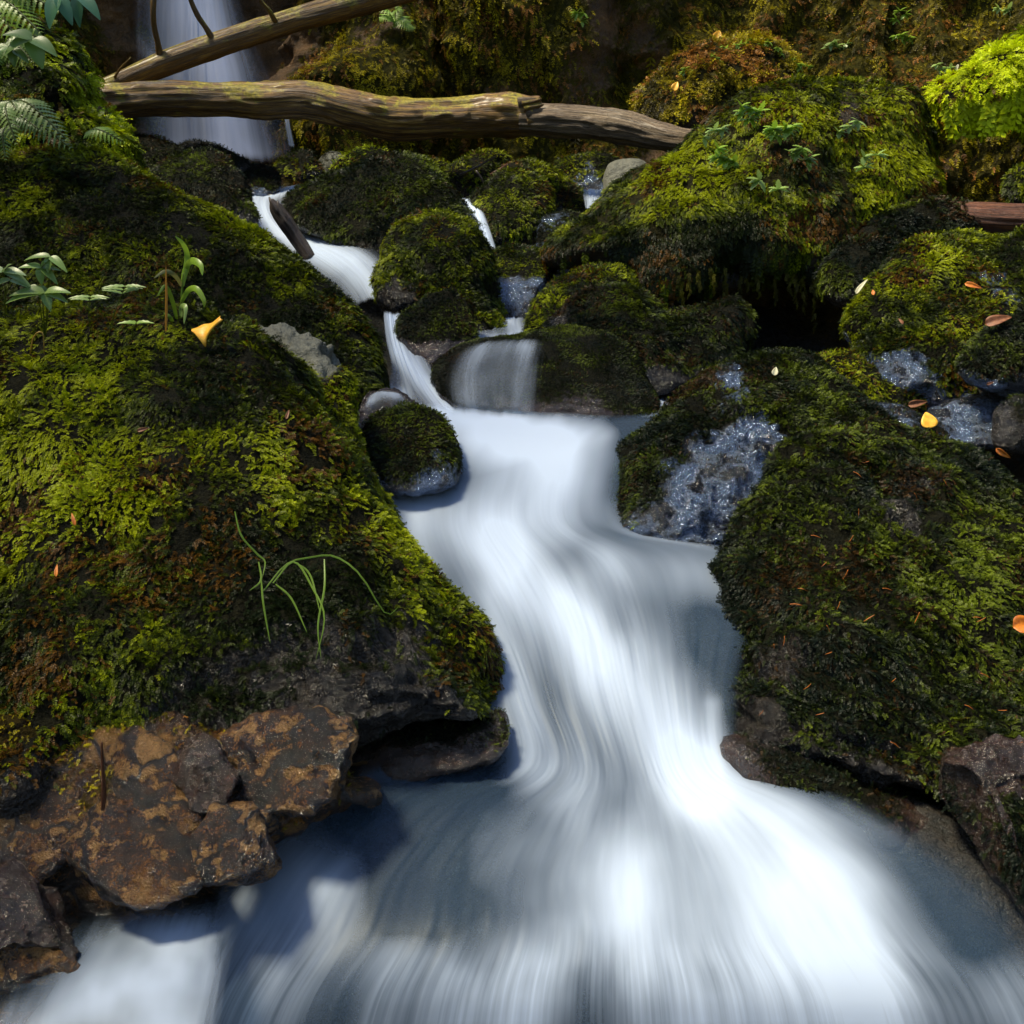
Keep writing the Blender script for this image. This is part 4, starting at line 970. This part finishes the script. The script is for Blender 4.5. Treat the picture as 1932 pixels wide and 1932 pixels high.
add_tube('trunk', [(1790, 405, 4.35), (1850, 412, 4.3), (1920, 416, 4.25), (2010, 415, 4.2), (2100, 410, 4.2)], [pr(w, 4.3) for w in (44, 50, 50, 54, 54)], M['redlog'], rl, nseg=48,
         rough=.12, seed=21, grain=.25, res=0.01)
sk = empty('driftwood_stick', Vector(P(545, 420, 4.95)), 'short dark broken stick standing in the upper white stream', 'stick')
add_tube('wood', [(512, 376, 4.92), (520, 392, 4.92), (538, 420, 4.92), (560, 452, 4.92), (585, 490, 4.9)], [pr(w, 4.95) for w in (5, 20, 24, 22, 18)], M['stick'], sk, nseg=28, rough=.22,
         seed=31, grain=.55, res=0.008)


# ------------------------------------------------------------------ leaves and plants
def leaf_geo(length, width, nl=8, nw=4, fold=0.25, curl=0.4, lobes=0.0, tipx=0.5, ser=0.0):
    """flat leaf along +x, z up; returns verts, quads"""
    V = []
    for i in range(nl + 1):
        t = i / nl
        w = math.sin(math.pi * min(1, t ** tipx * 0.97 + 0.015)) ** 0.8 * width / 2
        w *= 1 + lobes * math.sin(t * 22) + ser * (i % 2)
        for j in range(nw + 1):
            s = j / nw * 2 - 1
            V.append((t * length, s * w, fold * abs(s) * w - curl * length * t * t))
    Q = []
    for i in range(nl):
        for j in range(nw):
            a = i * (nw + 1) + j; Q.append((a, a + 1, a + nw + 2, a + nw + 1))
    return np.array(V), np.array(Q)


def frame(d, up):
    d = nrm(np.asarray(d, float)); s = nrm(np.cross(up, d)); u = np.cross(d, s); return d, s, u


def place(V, o, d, up):
    d, s, u = frame(d, np.asarray(up, float)); return np.asarray(o) + V[:, 0:1] * d + V[:, 1:2] * s + V[:, 2:3] * u


def leaf_obj(name, V, Q, mat, parent=None, col=None, loc=None):
    loc = np.zeros(3) if loc is None else np.array(loc)
    return mesh_np(name, V - loc, Q, mat, parent, cols=None if col is None else np.tile(col, (len(V), 1)))


def fallen(name, px, py, size, wid, mat, label, ang, group=None, curl=0.4, fold=0.5, lift=0.01, tilt=0.4, lobes=0.0):
    h = hit(px, py)
    if not h: return
    n = np.array(h[1]); 
    if n @ (np.array([0, 0, CZ]) - np.array(h[0])) < 0: n = -n
    n = nrm(n * 0.5 + nrm(np.array([0, 0, CZ]) - np.array(h[0])) * tilt)
    d = np.array([math.cos(R(ang)), 0, math.sin(R(ang))]); d = nrm(d - n * (d @ n))
    V, Q = leaf_geo(size, wid, 10, 6, fold, curl, lobes, 0.6)
    V[:, 0] -= size / 2
    V = place(V, np.array(h[0]) + n * (0.028 + lift), d, n)
    c = V.mean(0); o = leaf_obj(name, V, Q, mat, None, None, c); o.location = c
    sol = o.modifiers.new('thickness', 'SOLIDIFY'); sol.thickness = 0.0006
    tag(o, label, 'leaf', group)
    return o


# the curled yellow leaf on the left boulder
h = hit(392, 640)
yp = np.array(h[0]) if h else P(392, 640, 2.5)
YD = float(yp[1]) - 0.05
yl = []
edge_a = [(362, 621), (372, 618), (384, 612), (398, 610), (408, 603), (416, 596)]
edge_b = [(366, 626), (376, 640), (388, 655), (390, 640), (400, 622), (421, 603)]
EA = P(*np.array(edge_a).T, YD - 0.00); EB = P(*np.array(edge_b).T, YD - 0.03)
Va = []
for j in np.linspace(0, 1, 8):
    row = EA * (1 - j) + EB * j; row[:, 1] -= 0.012 * math.sin(math.pi * j); Va.append(catmull(row, np.linspace(0, 5, 16)))
Va = np.concatenate(Va); ii = np.arange(128).reshape(8, 16)
Qa = np.stack([ii[:-1, :-1], ii[:-1, 1:], ii[1:, 1:], ii[1:, :-1]], -1).reshape(-1, 4)
o = leaf_obj('fallen_leaf', Va, Qa, M['yleaf'], None, None, Va.mean(0)); o.location = Va.mean(0); o.modifiers.new('t', 'SOLIDIFY').thickness = 0.0007
tag(o, 'curled golden yellow leaf on top of the left foreground boulder', 'leaf')
fallen('fallen_leaf', 1745, 801, 0.050, 0.046, M['yleaf'], 'round bright yellow leaf on the right foreground boulder top', 100, curl=0.1, fold=0.1, tilt=0.9)
fallen('fallen_leaf', 1922, 1188, 0.055, 0.040, M['oleaf'], 'curled orange leaf at the right edge on the mossy foreground boulder', 20, curl=0.3, tilt=0.7)
fallen('fallen_leaf', 1885, 612, 0.075, 0.034, M['bleaf'], 'shrivelled brown leaf on the round boulder at the right edge', 15, curl=0.3, tilt=0.9)
fallen('fallen_leaf', 1728, 764, 0.060, 0.024, M['bleaf'], 'narrow brown leaf in front of the low green boulder', 12, curl=0.2, tilt=0.9)
fallen('fallen_leaf', 1460, 707, 0.026, 0.018, M['wleaf'], 'tiny cream-coloured leaf on top of the domed boulder', 80, curl=0.1, tilt=0.9)
fallen('fallen_leaf', 1632, 545, 0.060, 0.016, M['wleaf'], 'thin yellowish leaf on the shoulder of the round boulder at right', 60, curl=0.3, tilt=0.8)
fallen('fallen_leaf', 1838, 545, 0.055, 0.018, M['oleaf'], 'narrow tan leaf beside the blue wet spot of the round right boulder', -20, curl=0.2, tilt=0.9)
fallen('fallen_leaf', 1895, 848, 0.045, 0.016, M['oleaf'], 'small orange leaf strip near the black wet rock', -30, curl=0.2, tilt=0.9)
fallen('fallen_leaf', 1352, 72, 0.09, 0.07, M['yleaf'], 'yellow leaf caught left of the creeping leaves on the brown hump', 70, curl=0.2, tilt=0.9)
fallen('fallen_leaf', 1276, 166, 0.05, 0.04, M['yleaf'], 'small round yellow leaf left of the brown mossy hump', 70, curl=0.2, tilt=0.9)

# needles on the right boulder
rn = random.Random(5)
nV, nF, nU = tube([(0, 0, 0), (0.008, 0.001, 0.001), (0.018, 0, 0)], [0.0005, 0.0009, 0.0003], nseg=6, res=0.004)
nme = None
spots = [(1735, 1155), (1530, 1290), (1570, 1230), (1460, 1215), (1490, 1140), (1560, 1060), (1600, 1075), (1650, 1045), (1790, 1040), (1680, 1400), (1555, 1345), (1850, 1270), (1835, 1165), (1860, 1165),
         (1930, 1262), (1690, 1280), (1590, 1090), (1610, 890), (1640, 870), (1480, 1200), (1700, 1000), (1530, 1010), (1725, 930), (1780, 905), (1440, 1340), (1900, 1340), (1585, 1135), (1505, 1110),
         (1650, 1160), (1760, 1225), (1820, 1330), (1930, 1400), (1620, 960), (1850, 960), (1890, 1050), (1665, 1110), (1560, 1180), (1610, 1010)]
for k, (x, y) in enumerate(spots):
    h = hit(x, y)
    if not h or h[3] not in ('B30', 'B31', 'B28'): continue
    q = Vector(h[0]) + (Vector((0, 0, CZ)) - h[0]).normalized() * 0.02
    if nme is None:
        o = mesh_np('pine_needle', nV, nF, M['needle'], uv=nU); nme = o.data
    else:
        o = bpy.data.objects.new('pine_needle', nme); COL.objects.link(o)
    o.location = q; a = rn.uniform(0, math.pi); o.rotation_euler = (rn.uniform(-.3, .3), a, rn.uniform(-.4, .4)); sc = rn.uniform(0.8, 1.5); o.scale = (sc, sc, sc)
    tag(o, 'thin orange needle lying on the moss of the right foreground boulder', 'needle', 'orange needles strewn over the right foreground boulder')


def blade(root, pts, w, col, name='blade'):
    """grass-like blade through photo points (px, py, D)"""
    path = np.array([P(*p) for p in pts]); n = 18
    pc = catmull(path, np.linspace(0, len(path) - 1, n)); tg = nrm(np.gradient(pc, axis=0))
    sd = nrm(np.cross(tg, np.array([0, -1.0, 0.3])))
    t = np.linspace(0, 1, n); ww = w * np.sin(np.pi * np.clip(t * 0.85 + 0.15, 0, 1)) ** 0.6 / 2
    mid = pc + np.cross(sd, tg) * (ww * 0.35)[:, None]
    V = np.concatenate([pc - sd * ww[:, None], mid, pc + sd * ww[:, None]]); ii = np.arange(3 * n).reshape(3, n)
    Q = np.stack([ii[:-1, :-1], ii[:-1, 1:], ii[1:, 1:], ii[1:, :-1]], -1).reshape(-1, 4)
    return leaf_obj(name, V, Q, M['leaf'], root, col, root.location)


def stem(root, pts, r, col=(0.10, 0.14, 0.02), name='stem'):
    path = np.array([P(*p) for p in pts]); V, F, uv = tube(path, [r] * (len(pts) - 1) + [r * .5], nseg=8, res=0.01)
    return mesh_np(name, V - np.array(root.location), F, M['leaf'], root, cols=np.tile(col, (len(V), 1)))


GR = (0.15, 0.25, 0.02); GB = (0.28, 0.44, 0.04); GP = (0.32, 0.46, 0.12)
# tall grassy plant
D0 = 2.55
gp_ = empty('grass_tuft', Vector(P(345, 612, D0)), 'tall bright grass plant with arching blades on the left foreground boulder', 'grass')
stem(gp_, [(338, 640, D0), (342, 580, D0), (344, 540, D0), (346, 515, D0)], 0.0028, (0.16, 0.26, .03))
for pts, w, c in [([(344, 540, D0), (350, 510, D0), (353, 480, D0), (345, 460, D0 - .02), (330, 445, D0 - .03)], 0.013, GB),
                  ([(345, 530, D0), (352, 505, D0), (362, 492, D0 - .03), (378, 500, D0 - .05), (382, 520, D0 - .06)], 0.017, GB),
                  ([(343, 540, D0), (330, 520, D0 - .02), (312, 512, D0 - .03), (290, 525, D0 - .04)], 0.010, (0.20, .2, .06)),
                  ([(342, 570, D0), (355, 548, D0 - .02), (370, 545, D0 - .04), (384, 565, D0 - .05), (385, 580, D0 - .05)], 0.014, GB),
                  ([(341, 600, D0), (342, 580, D0 - .03), (350, 580, D0 - .05), (347, 612, D0 - .06)], 0.012, GP),
                  ([(336, 615, D0), (326, 570, D0 - .02), (312, 540, D0 - .03), (296, 560, D0 - .04)], 0.010, GR),
                  ([(330, 625, D0), (322, 600, D0 - .02), (308, 590, D0 - .02)], 0.009, GR)]:
    blade(gp_, pts, w, c)
st_ = empty('dead_stalk', Vector(P(313, 618, D0)), 'upright thin orange dead stalk beside the tall grass plant', 'stalk')
blade(st_, [(313, 625, D0 - .05), (314, 570, D0 - .05), (313, 498, D0 - .05)], 0.006, (0.62, 0.27, 0.03), 'stem')
st2 = empty('dead_stalk', Vector(P(75, 665, 2.3)), 'looped yellow-brown dead stem near the left edge, below the broad-leaved plant', 'stalk')
stem(st2, [(57, 668, 2.3), (62, 640, 2.3), (72, 627, 2.3), (82, 632, 2.3), (83, 668, 2.3)], 0.0018, (0.40, 0.26, .04))


def leafy_plant(base, heads, label, colr=GP, group=None, ser=0.0):
    """base (px, py, D); heads: list of (px, py, D, [(angle, length, width), ...])"""
    root = empty('leafy_plant', Vector(P(*base)), label, 'plant', group)
    r = random.Random(int(base[0] * 7 + base[1]))
    for (x, y, D, lv) in heads:
        if abs(x - base[0]) + abs(y - base[1]) > 8:
            stem(root, [base, ((base[0] + x) / 2 + r.uniform(-5, 5), (base[1] + y) / 2, (base[2] + D) / 2), (x, y, D)], 0.0014)
        o = P(x, y, D)
        for (an, ln, wd) in lv:
            d = np.array([math.cos(R(an)), -0.35 + r.uniform(-.2, .2), math.sin(R(an)) * 0.8])
            V, Q = leaf_geo(ln, wd, 10, 4, 0.3, 0.35, 0, 0.62, ser)
            V = place(V, o, d, (0, -0.5, 0.85)); c = np.array(colr) * r.uniform(0.7, 1.2)
            leaf_obj('leaf', V, Q, M['leaf'], root, c, root.location)
    return root


leafy_plant((85, 640, 2.5), [(85, 552, 2.4, [(178, .080, .034), (165, .07, .03), (20, .055, .026), (-10, .05, .024), (-70, .04, .022)]),
                             (78, 505, 2.42, [(160, .045, .022), (60, .03, .02), (-40, .045, .02), (-95, .035, .022), (10, .04, .018)]),
                             (95, 484, 2.42, [(170, .055, .02), (-30, .05, .02), (-100, .035, .02)]), (72, 540, 2.42, [(-60, .04, .025), (200, .04, .02)])],
            'broad-leaved plant at the left edge with a browned top leaf', (0.22, 0.34, 0.08))
leafy_plant((10, 600, 2.45), [(8, 512, 2.4, [(170, .05, .028), (10, .05, .024), (-20, .06, .024), (60, .03, .02)]), (20, 528, 2.4, [(-10, .04, .02), (190, .05, .022)])],
            'pale leaved plant cut by the left frame edge', (0.26, 0.38, 0.14))


def pinnate(base, top, pairs, label, ln=0.035, col=GP, group=None, wid=0.007):
    root = empty('feathery_plant', Vector(P(*base)), label, 'plant', group)
    mid = ((base[0] + top[0]) / 2 - 4, (base[1] + top[1]) / 2, (base[2] + top[2]) / 2)
    stem(root, [base, mid, top], 0.0012)
    o = P(*top); bb = P(*mid)
    for k in range(pairs):
        f = k / pairs; q = o * (1 - 0.35 * f) + bb * (0.35 * f)
        for s in (0, 180):
            V, Q = leaf_geo(ln * (1 - 0.2 * f), wid, 8, 2, .2, 0.25, 0, .6, 0.5)
            an = (18 + 12 * k) if s == 0 else (165 - 12 * k)
            leaf_obj('leaf', place(V, q, (math.cos(R(an)), -0.3, math.sin(R(an)) * .5), (0, -.6, .8)), Q, M['leaf'], root, np.array(col), root.location)
    return root


pinnate((200, 655, 2.5), (236, 540, 2.45), 3, 'feathery plant with narrow leaflets between the broad-leaved plant and the grass', 0.048)
pinnate((172, 630, 2.5), (170, 560, 2.45), 2, 'low feathery sprig right of the broad-leaved plant', 0.045)
pinnate((250, 640, 2.45), (258, 608, 2.4), 2, 'small feathery sprig on the boulder top left of the curled yellow leaf', 0.040, GB)

# long grass on the left boulder side
DG = 1.78
gg = empty('grass_tuft', Vector(P(497, 1115, DG)), 'long thin grass hanging over the dark side of the left foreground boulder', 'grass')
for pts in [[(497, 1115), (540, 1065), (585, 1052), (632, 1050), (680, 1085), (727, 1157), (755, 1142)], [(515, 1100), (555, 1060), (590, 1110), (612, 1165), (595, 1250)],
            [(612, 1055), (612, 1110), (600, 1180), (606, 1245)], [(520, 1102), (550, 1130), (580, 1195)], [(493, 1095), (497, 1140), (510, 1215)],
            [(443, 965), (455, 1010), (485, 1045), (500, 1060), (495, 1090)], [(555, 1060), (585, 1085), (605, 1160)], [(488, 1060), (492, 1095), (470, 1115)]]:
    q = []
    for (x, y) in pts:
        h = hit(min(x, 860), y); q.append((x, y, (h[0].y if h else DG) - 0.045))
    m = min(a[2] for a in q); q = [(x, y, D * .5 + m * .5) for x, y, D in q]
    blade(gg, q, 0.0038, (0.17, 0.29, 0.02))
# rusty drip twig
tw = empty('hanging_twig', Vector(P(193, 1530, 1.55)), 'red-brown twig hanging straight down in front of the brown rocks', 'twig')
add_tube('wood', [(192, 1400, 1.56), (194, 1450, 1.56), (196, 1500, 1.56), (194, 1528, 1.56)], [0.0015, .0025, .0042, .003], M['redlog'], tw, nseg=10, rough=.3, seed=2, res=0.004)


def fern(base, tips, label, L, col=GP, group=None, dens=16, name='fern'):
    """base (px, py, D); tips: photo positions of frond tips"""
    root = empty(name, Vector(P(*base)), label, 'fern', group)
    r = random.Random(int(base[0] + base[1] * 3))
    b0 = P(*base)
    for (x, y, D) in tips:
        e = P(x, y, D); mid = (b0 + e) / 2 + np.array([0, -0.05, 0.12 * np.linalg.norm(e - b0)])
        pc = catmull(np.array([b0, mid, e]), np.linspace(0, 2, dens + 1)); tg = nrm(np.gradient(pc, axis=0))
        ln = np.linalg.norm(e - b0); Vs, Qs, off = [], [], 0
        up = nrm(np.array([0, -0.6, 0.7]))
        for i in range(2, dens + 1):
            t = i / dens; w = ln * L * (math.sin(math.pi * min(1, t * .85 + .12)) ** .7)
            for s in (-1, 1):
                sd = nrm(np.cross(tg[i], up)) * s
                d = nrm(sd + tg[i] * 0.45 + np.array([0, 0, -0.12]))
                V, Q = leaf_geo(max(w, .006), max(w * .13, .002), 12, 2, .2, .3, 0, .5, 1.8)
                Vs.append(place(V, pc[i], d, up)); Qs.append(Q + off); off += len(V)
        fo = leaf_obj('frond', np.concatenate(Vs), np.concatenate(Qs), M['leaf'], root, np.array(col) * r.uniform(.75, 1.2), root.location)
        V, F, uv = tube(pc, [0.0035] * dens + [.001], nseg=6, res=.02)
        mesh_np('rachis', V, F, M['leaf'], fo, cols=np.tile((0.12, .15, .03), (len(V), 1)))
        bpy.data.objects[fo.name].children[0].location = -Vector(root.location)
    return root


fern((20, 190, 4.1), [(60, 245, 3.95), (125, 262, 3.9), (30, 270, 3.9), (-20, 250, 3.9)], 'pale fern halfway up the left bank', 0.18, GP)
fern((30, 235, 4.1), [(132, 278, 3.9), (75, 245, 3.9), (10, 300, 3.9)], 'fern with a long drooping frond at the foot of the left bank', 0.17, (0.16, 0.28, .07))
fern((-20, 10, 4.3), [(60, -10, 4.1), (75, 60, 4.05), (40, 85, 4.05), (110, 20, 4.1)], 'bright ferns in the upper left corner', 0.19, GB)
fern((25, 90, 4.2), [(72, 70, 4.05), (60, 115, 4.0), (-15, 120, 4.0)], 'small fern below the upper left corner ferns', 0.3, (0.2, .32, .06))
fern((160, 252, 4.2), [(234, 268, 4.1)], 'single yellow-green fern frond pointing right at the edge of the left bank', 0.22, GB, dens=14)
fern((745, 45, 7.0), [(722, 10, 6.9), (752, 12, 6.9), (775, 40, 6.9), (716, 32, 6.9), (783, 52, 6.9)], 'small bright fern on the dark cliff right of the slanting log', 0.38, GB)
leafy_plant((40, 60, 4.1), [(60, 75, 3.95, [(200, .10, .07), (150, .09, .07), (-20, .10, .06), (-70, .09, .06)]), (25, 95, 3.95, [(170, .055, .035), (-30, .06, .035), (-90, .05, .035)])],
            'pale three-lobed leaves between the ferns in the upper left', (0.20, .33, .08))
leafy_plant((120, -30, 4.0), [(110, -5, 3.9, [(-60, .09, .05), (-110, .1, .06)]), (150, -8, 3.9, [(-40, .1, .05), (-100, .09, .05)])],
            'blue-green leaves hanging into the frame at top left', (0.10, .24, .12))


def rosette(px, py, n, ln, label, col, skip=(), group=None, out=0.06):
    h = hit(px, py, skip)
    if not h: return
    o = np.array(h[0]); v = nrm(np.array([0, 0, CZ]) - o); D = o[1]
    root = empty('leafy_plant', Vector(o), label, 'plant', group); r = random.Random(int(px * 3 + py))
    for k in range(n):
        q = o + v * out + np.array([r.uniform(-1, 1), 0, r.uniform(-.6, .6)]) * ln * 1.2
        pth = np.array([o, (o + q) / 2 + np.array([0, 0, -.01]), q]); V, F, uv = tube(pth, [.0012] * 3, nseg=6, res=.02)
        mesh_np('stem', V - o, F, M['leaf'], root, cols=np.tile((0.15, .2, .03), (len(V), 1)))
        Vs, Qs, off = [], [], 0; a0 = r.uniform(0, 360)
        for j in range(5):     # palmate, toothed leaf
            a = R(a0 + j * 48)
            V, Q = leaf_geo(ln * r.uniform(.8, 1.1), ln * .42, 8, 2, .15, .2, 0, .75, .45)
            Vs.append(place(V, q, (math.cos(a), -.25, math.sin(a) * .45 - .05), (0, -.35, .9))); Qs.append(Q + off); off += len(V)
        leaf_obj('leaf', np.concatenate(Vs), np.concatenate(Qs), M['leaf'], root, np.array(col) * r.uniform(.8, 1.25), o)
    return root


rosette(1415, 215, 7, 0.045, 'leafy plant sprouting highest on the left slope of the giant boulder', GB)
rosette(1470, 245, 7, 0.045, 'cluster of cut leaves right of centre on the lit slope of the giant boulder', GB)
rosette(1375, 290, 6, 0.045, 'leafy sprigs lower on the left slope of the giant boulder', GB)
rosette(1500, 290, 5, 0.045, 'broad pale leaf cluster in the middle of the giant boulder', (0.24, .36, .06))
rosette(1600, 235, 3, 0.04, 'small sprig near the bare grey patch of the giant boulder', GP)
rosette(1640, 300, 3, 0.045, 'pale cut-leaf sprig on the right part of the giant boulder', GP)
rosette(1455, 350, 1, 0.05, 'single pale lobed leaf low on the giant boulder face', GP, out=.04)
rosette(1480, 370, 1, 0.045, 'single pale leaf lowest on the giant boulder face', GP, out=.04)
rosette(1345, 255, 3, 0.04, 'sprig beside the point where the log meets the giant boulder', GP)
rosette(1700, 70, 5, 0.05, 'green cut-leaf plant hanging on the cliff at upper right', GB)
rosette(1580, 80, 4, 0.055, 'sprawling pale plant on the cliff above the giant boulder', GP)
rosette(1690, 30, 3, 0.05, 'small plant near the top edge above the hanging cut-leaf plant', GB)
rosette(1890, 20, 4, 0.05, 'sparse leaves on the cliff in the upper right corner', GP)
rosette(1085, 30, 4, 0.045, 'tiny bright leaves on the cliff top right of the dark cleft', GB)
rosette(1780, 130, 4, 0.04, 'small leaves beside the white speck on the bright moss shelf', GP)
for (x, y) in [(1350, 100), (1372, 84), (1395, 76), (1420, 72), (1445, 76), (1468, 88), (1488, 100), (1500, 118), (1510, 135), (1300, 125), (1520, 122), (1408, 66), (1335, 92)]:
    rosette(x, y + 8, 3, 0.028, 'creeping small-leaved plant along the top edge of the brown mossy hump', GB, group='creeping leaves on the brown mossy hump', out=.03)

# bits of litter on the moss
rb = random.Random(9)
for k, (x, y, m_, lab) in enumerate([(275, 818, 'bleaf', 'dark red-brown leaf scrap in the middle of the left foreground boulder moss'), (115, 1085, 'oleaf', 'tiny orange scrap on the mossy lower left of the left foreground boulder'),
        (140, 985, 'oleaf', 'thin orange scrap in the bright moss at the left'), (540, 790, 'bleaf', 'small brown scrap high on the right flank of the left foreground boulder'),
        (1700, 610, 'bleaf', 'brown scrap low on the round boulder at the right edge'), (1870, 720, 'bleaf', 'dark curled scrap under the jutting right-edge boulder'),
        (1650, 560, 'oleaf', 'orange scrap left of the tan leaf on the round right boulder'), (950, 318, 'bleaf', 'reddish leaf debris behind the yellow-capped rounded boulder')]):
    fallen('leaf_scrap', x, y, rb.uniform(.018, .028), rb.uniform(.007, .012), M[m_], lab, rb.uniform(0, 180), tilt=.8, curl=.3)
for k, (pts, lab) in enumerate([([(868, 330, 5.75), (905, 312, 5.75), (935, 296, 5.8)], 'bare thin twig leaning across the wedge-shaped stone'),
        ([(898, 322, 5.6), (908, 336, 5.6), (914, 350, 5.6)], 'short straight twig below the wedge-shaped stone'),
        ([(925, 330, 5.55), (945, 318, 5.55), (958, 308, 5.6)], 'reddish twig above the yellow-capped boulder')]):
    t_ = empty('thin_twig', Vector(P(*pts[0])), lab, 'twig')
    add_tube('wood', pts, [.006, .005, .003], M['redlog'] if k == 2 else M['stick'], t_, nseg=8, rough=.2, seed=k)


def strand(key, x, y0, y1, size, col):
    """a tassel of moss hanging free below the overhang of a boulder"""
    root = BO[key]; h = hit(x, y0)
    if not h: return
    D = h[0].y - 0.02; a, b = P(x, y0, D), P(x + 3, y1, D); n = max(3, int(np.linalg.norm(b - a) / (size * .33)))
    r_ = random.Random(int(x)); Vs, Qs, off, Cs = [], [], 0, []
    for i in range(n):
        t = i / n; tv, tq = FR[i % 5]; q = a * (1 - t) + b * t + np.array([r_.uniform(-1, 1), r_.uniform(-1, 1), 0]) * size * .25 * (1 - t * .6)
        d = nrm(np.array([r_.uniform(-.45, .45), r_.uniform(-.4, .1), -1])); V = place(tv * size * (1 - .45 * t), q, d, (r_.uniform(-.5, .5), -1, 0))
        Vs.append(V); Qs.append(tq + off); off += len(V); Cs.append(np.tile(np.array(col) * r_.uniform(.6, 1.5), (len(V), 1)))
    loc = np.array(root.location)
    o = mesh_np('moss_tassel', np.concatenate(Vs) - loc, np.concatenate(Qs), M['moss'], root, cols=np.concatenate(Cs), smooth_sh=False)


for x, y0, y1 in [(1285, 530, 590), (1300, 525, 560), (1345, 515, 555), (1367, 515, 580), (1395, 515, 550), (1430, 520, 560), (1462, 525, 575), (1488, 525, 555), (1515, 530, 590), (1535, 530, 625), (1550, 520, 570),
                  (1410, 520, 548), (1320, 520, 548), (1500, 525, 580), (1570, 510, 560)]:
    strand('B22', x, y0 - 12, y1, 0.036, (0.085, 0.080, 0.006))
for x, y0, y1 in [(1330, 690, 730), (1350, 690, 722), (1290, 700, 745), (1395, 650, 690), (1225, 690, 725)]:
    strand('B20', x, y0 - 12, y1, 0.024, (0.05, 0.06, 0.006))
for x, y0, y1 in [(925, 440, 475), (950, 445, 490), (975, 445, 495), (1000, 435, 475)]:
    strand('B12', x, y0 - 12, y1, 0.028, (0.05, 0.07, 0.006))
fallen('fallen_leaf', 1806, 130, 0.045, 0.03, M['wleaf'], 'white speck of a leaf on the bright moss shelf at upper right', 80, tilt=.9, curl=.1)

add_tube('splinter', [(508, 372, 4.915), (514, 384, 4.90), (528, 404, 4.90)], [0.003, 0.009, 0.012], M['stick'], sk, nseg=10, rough=.3, seed=5, grain=.4)
add_tube('splinter', [(524, 378, 4.91), (527, 392, 4.90), (540, 420, 4.90)], [0.002, 0.008, 0.012], M['stick'], sk, nseg=10, rough=.3, seed=6, grain=.4)
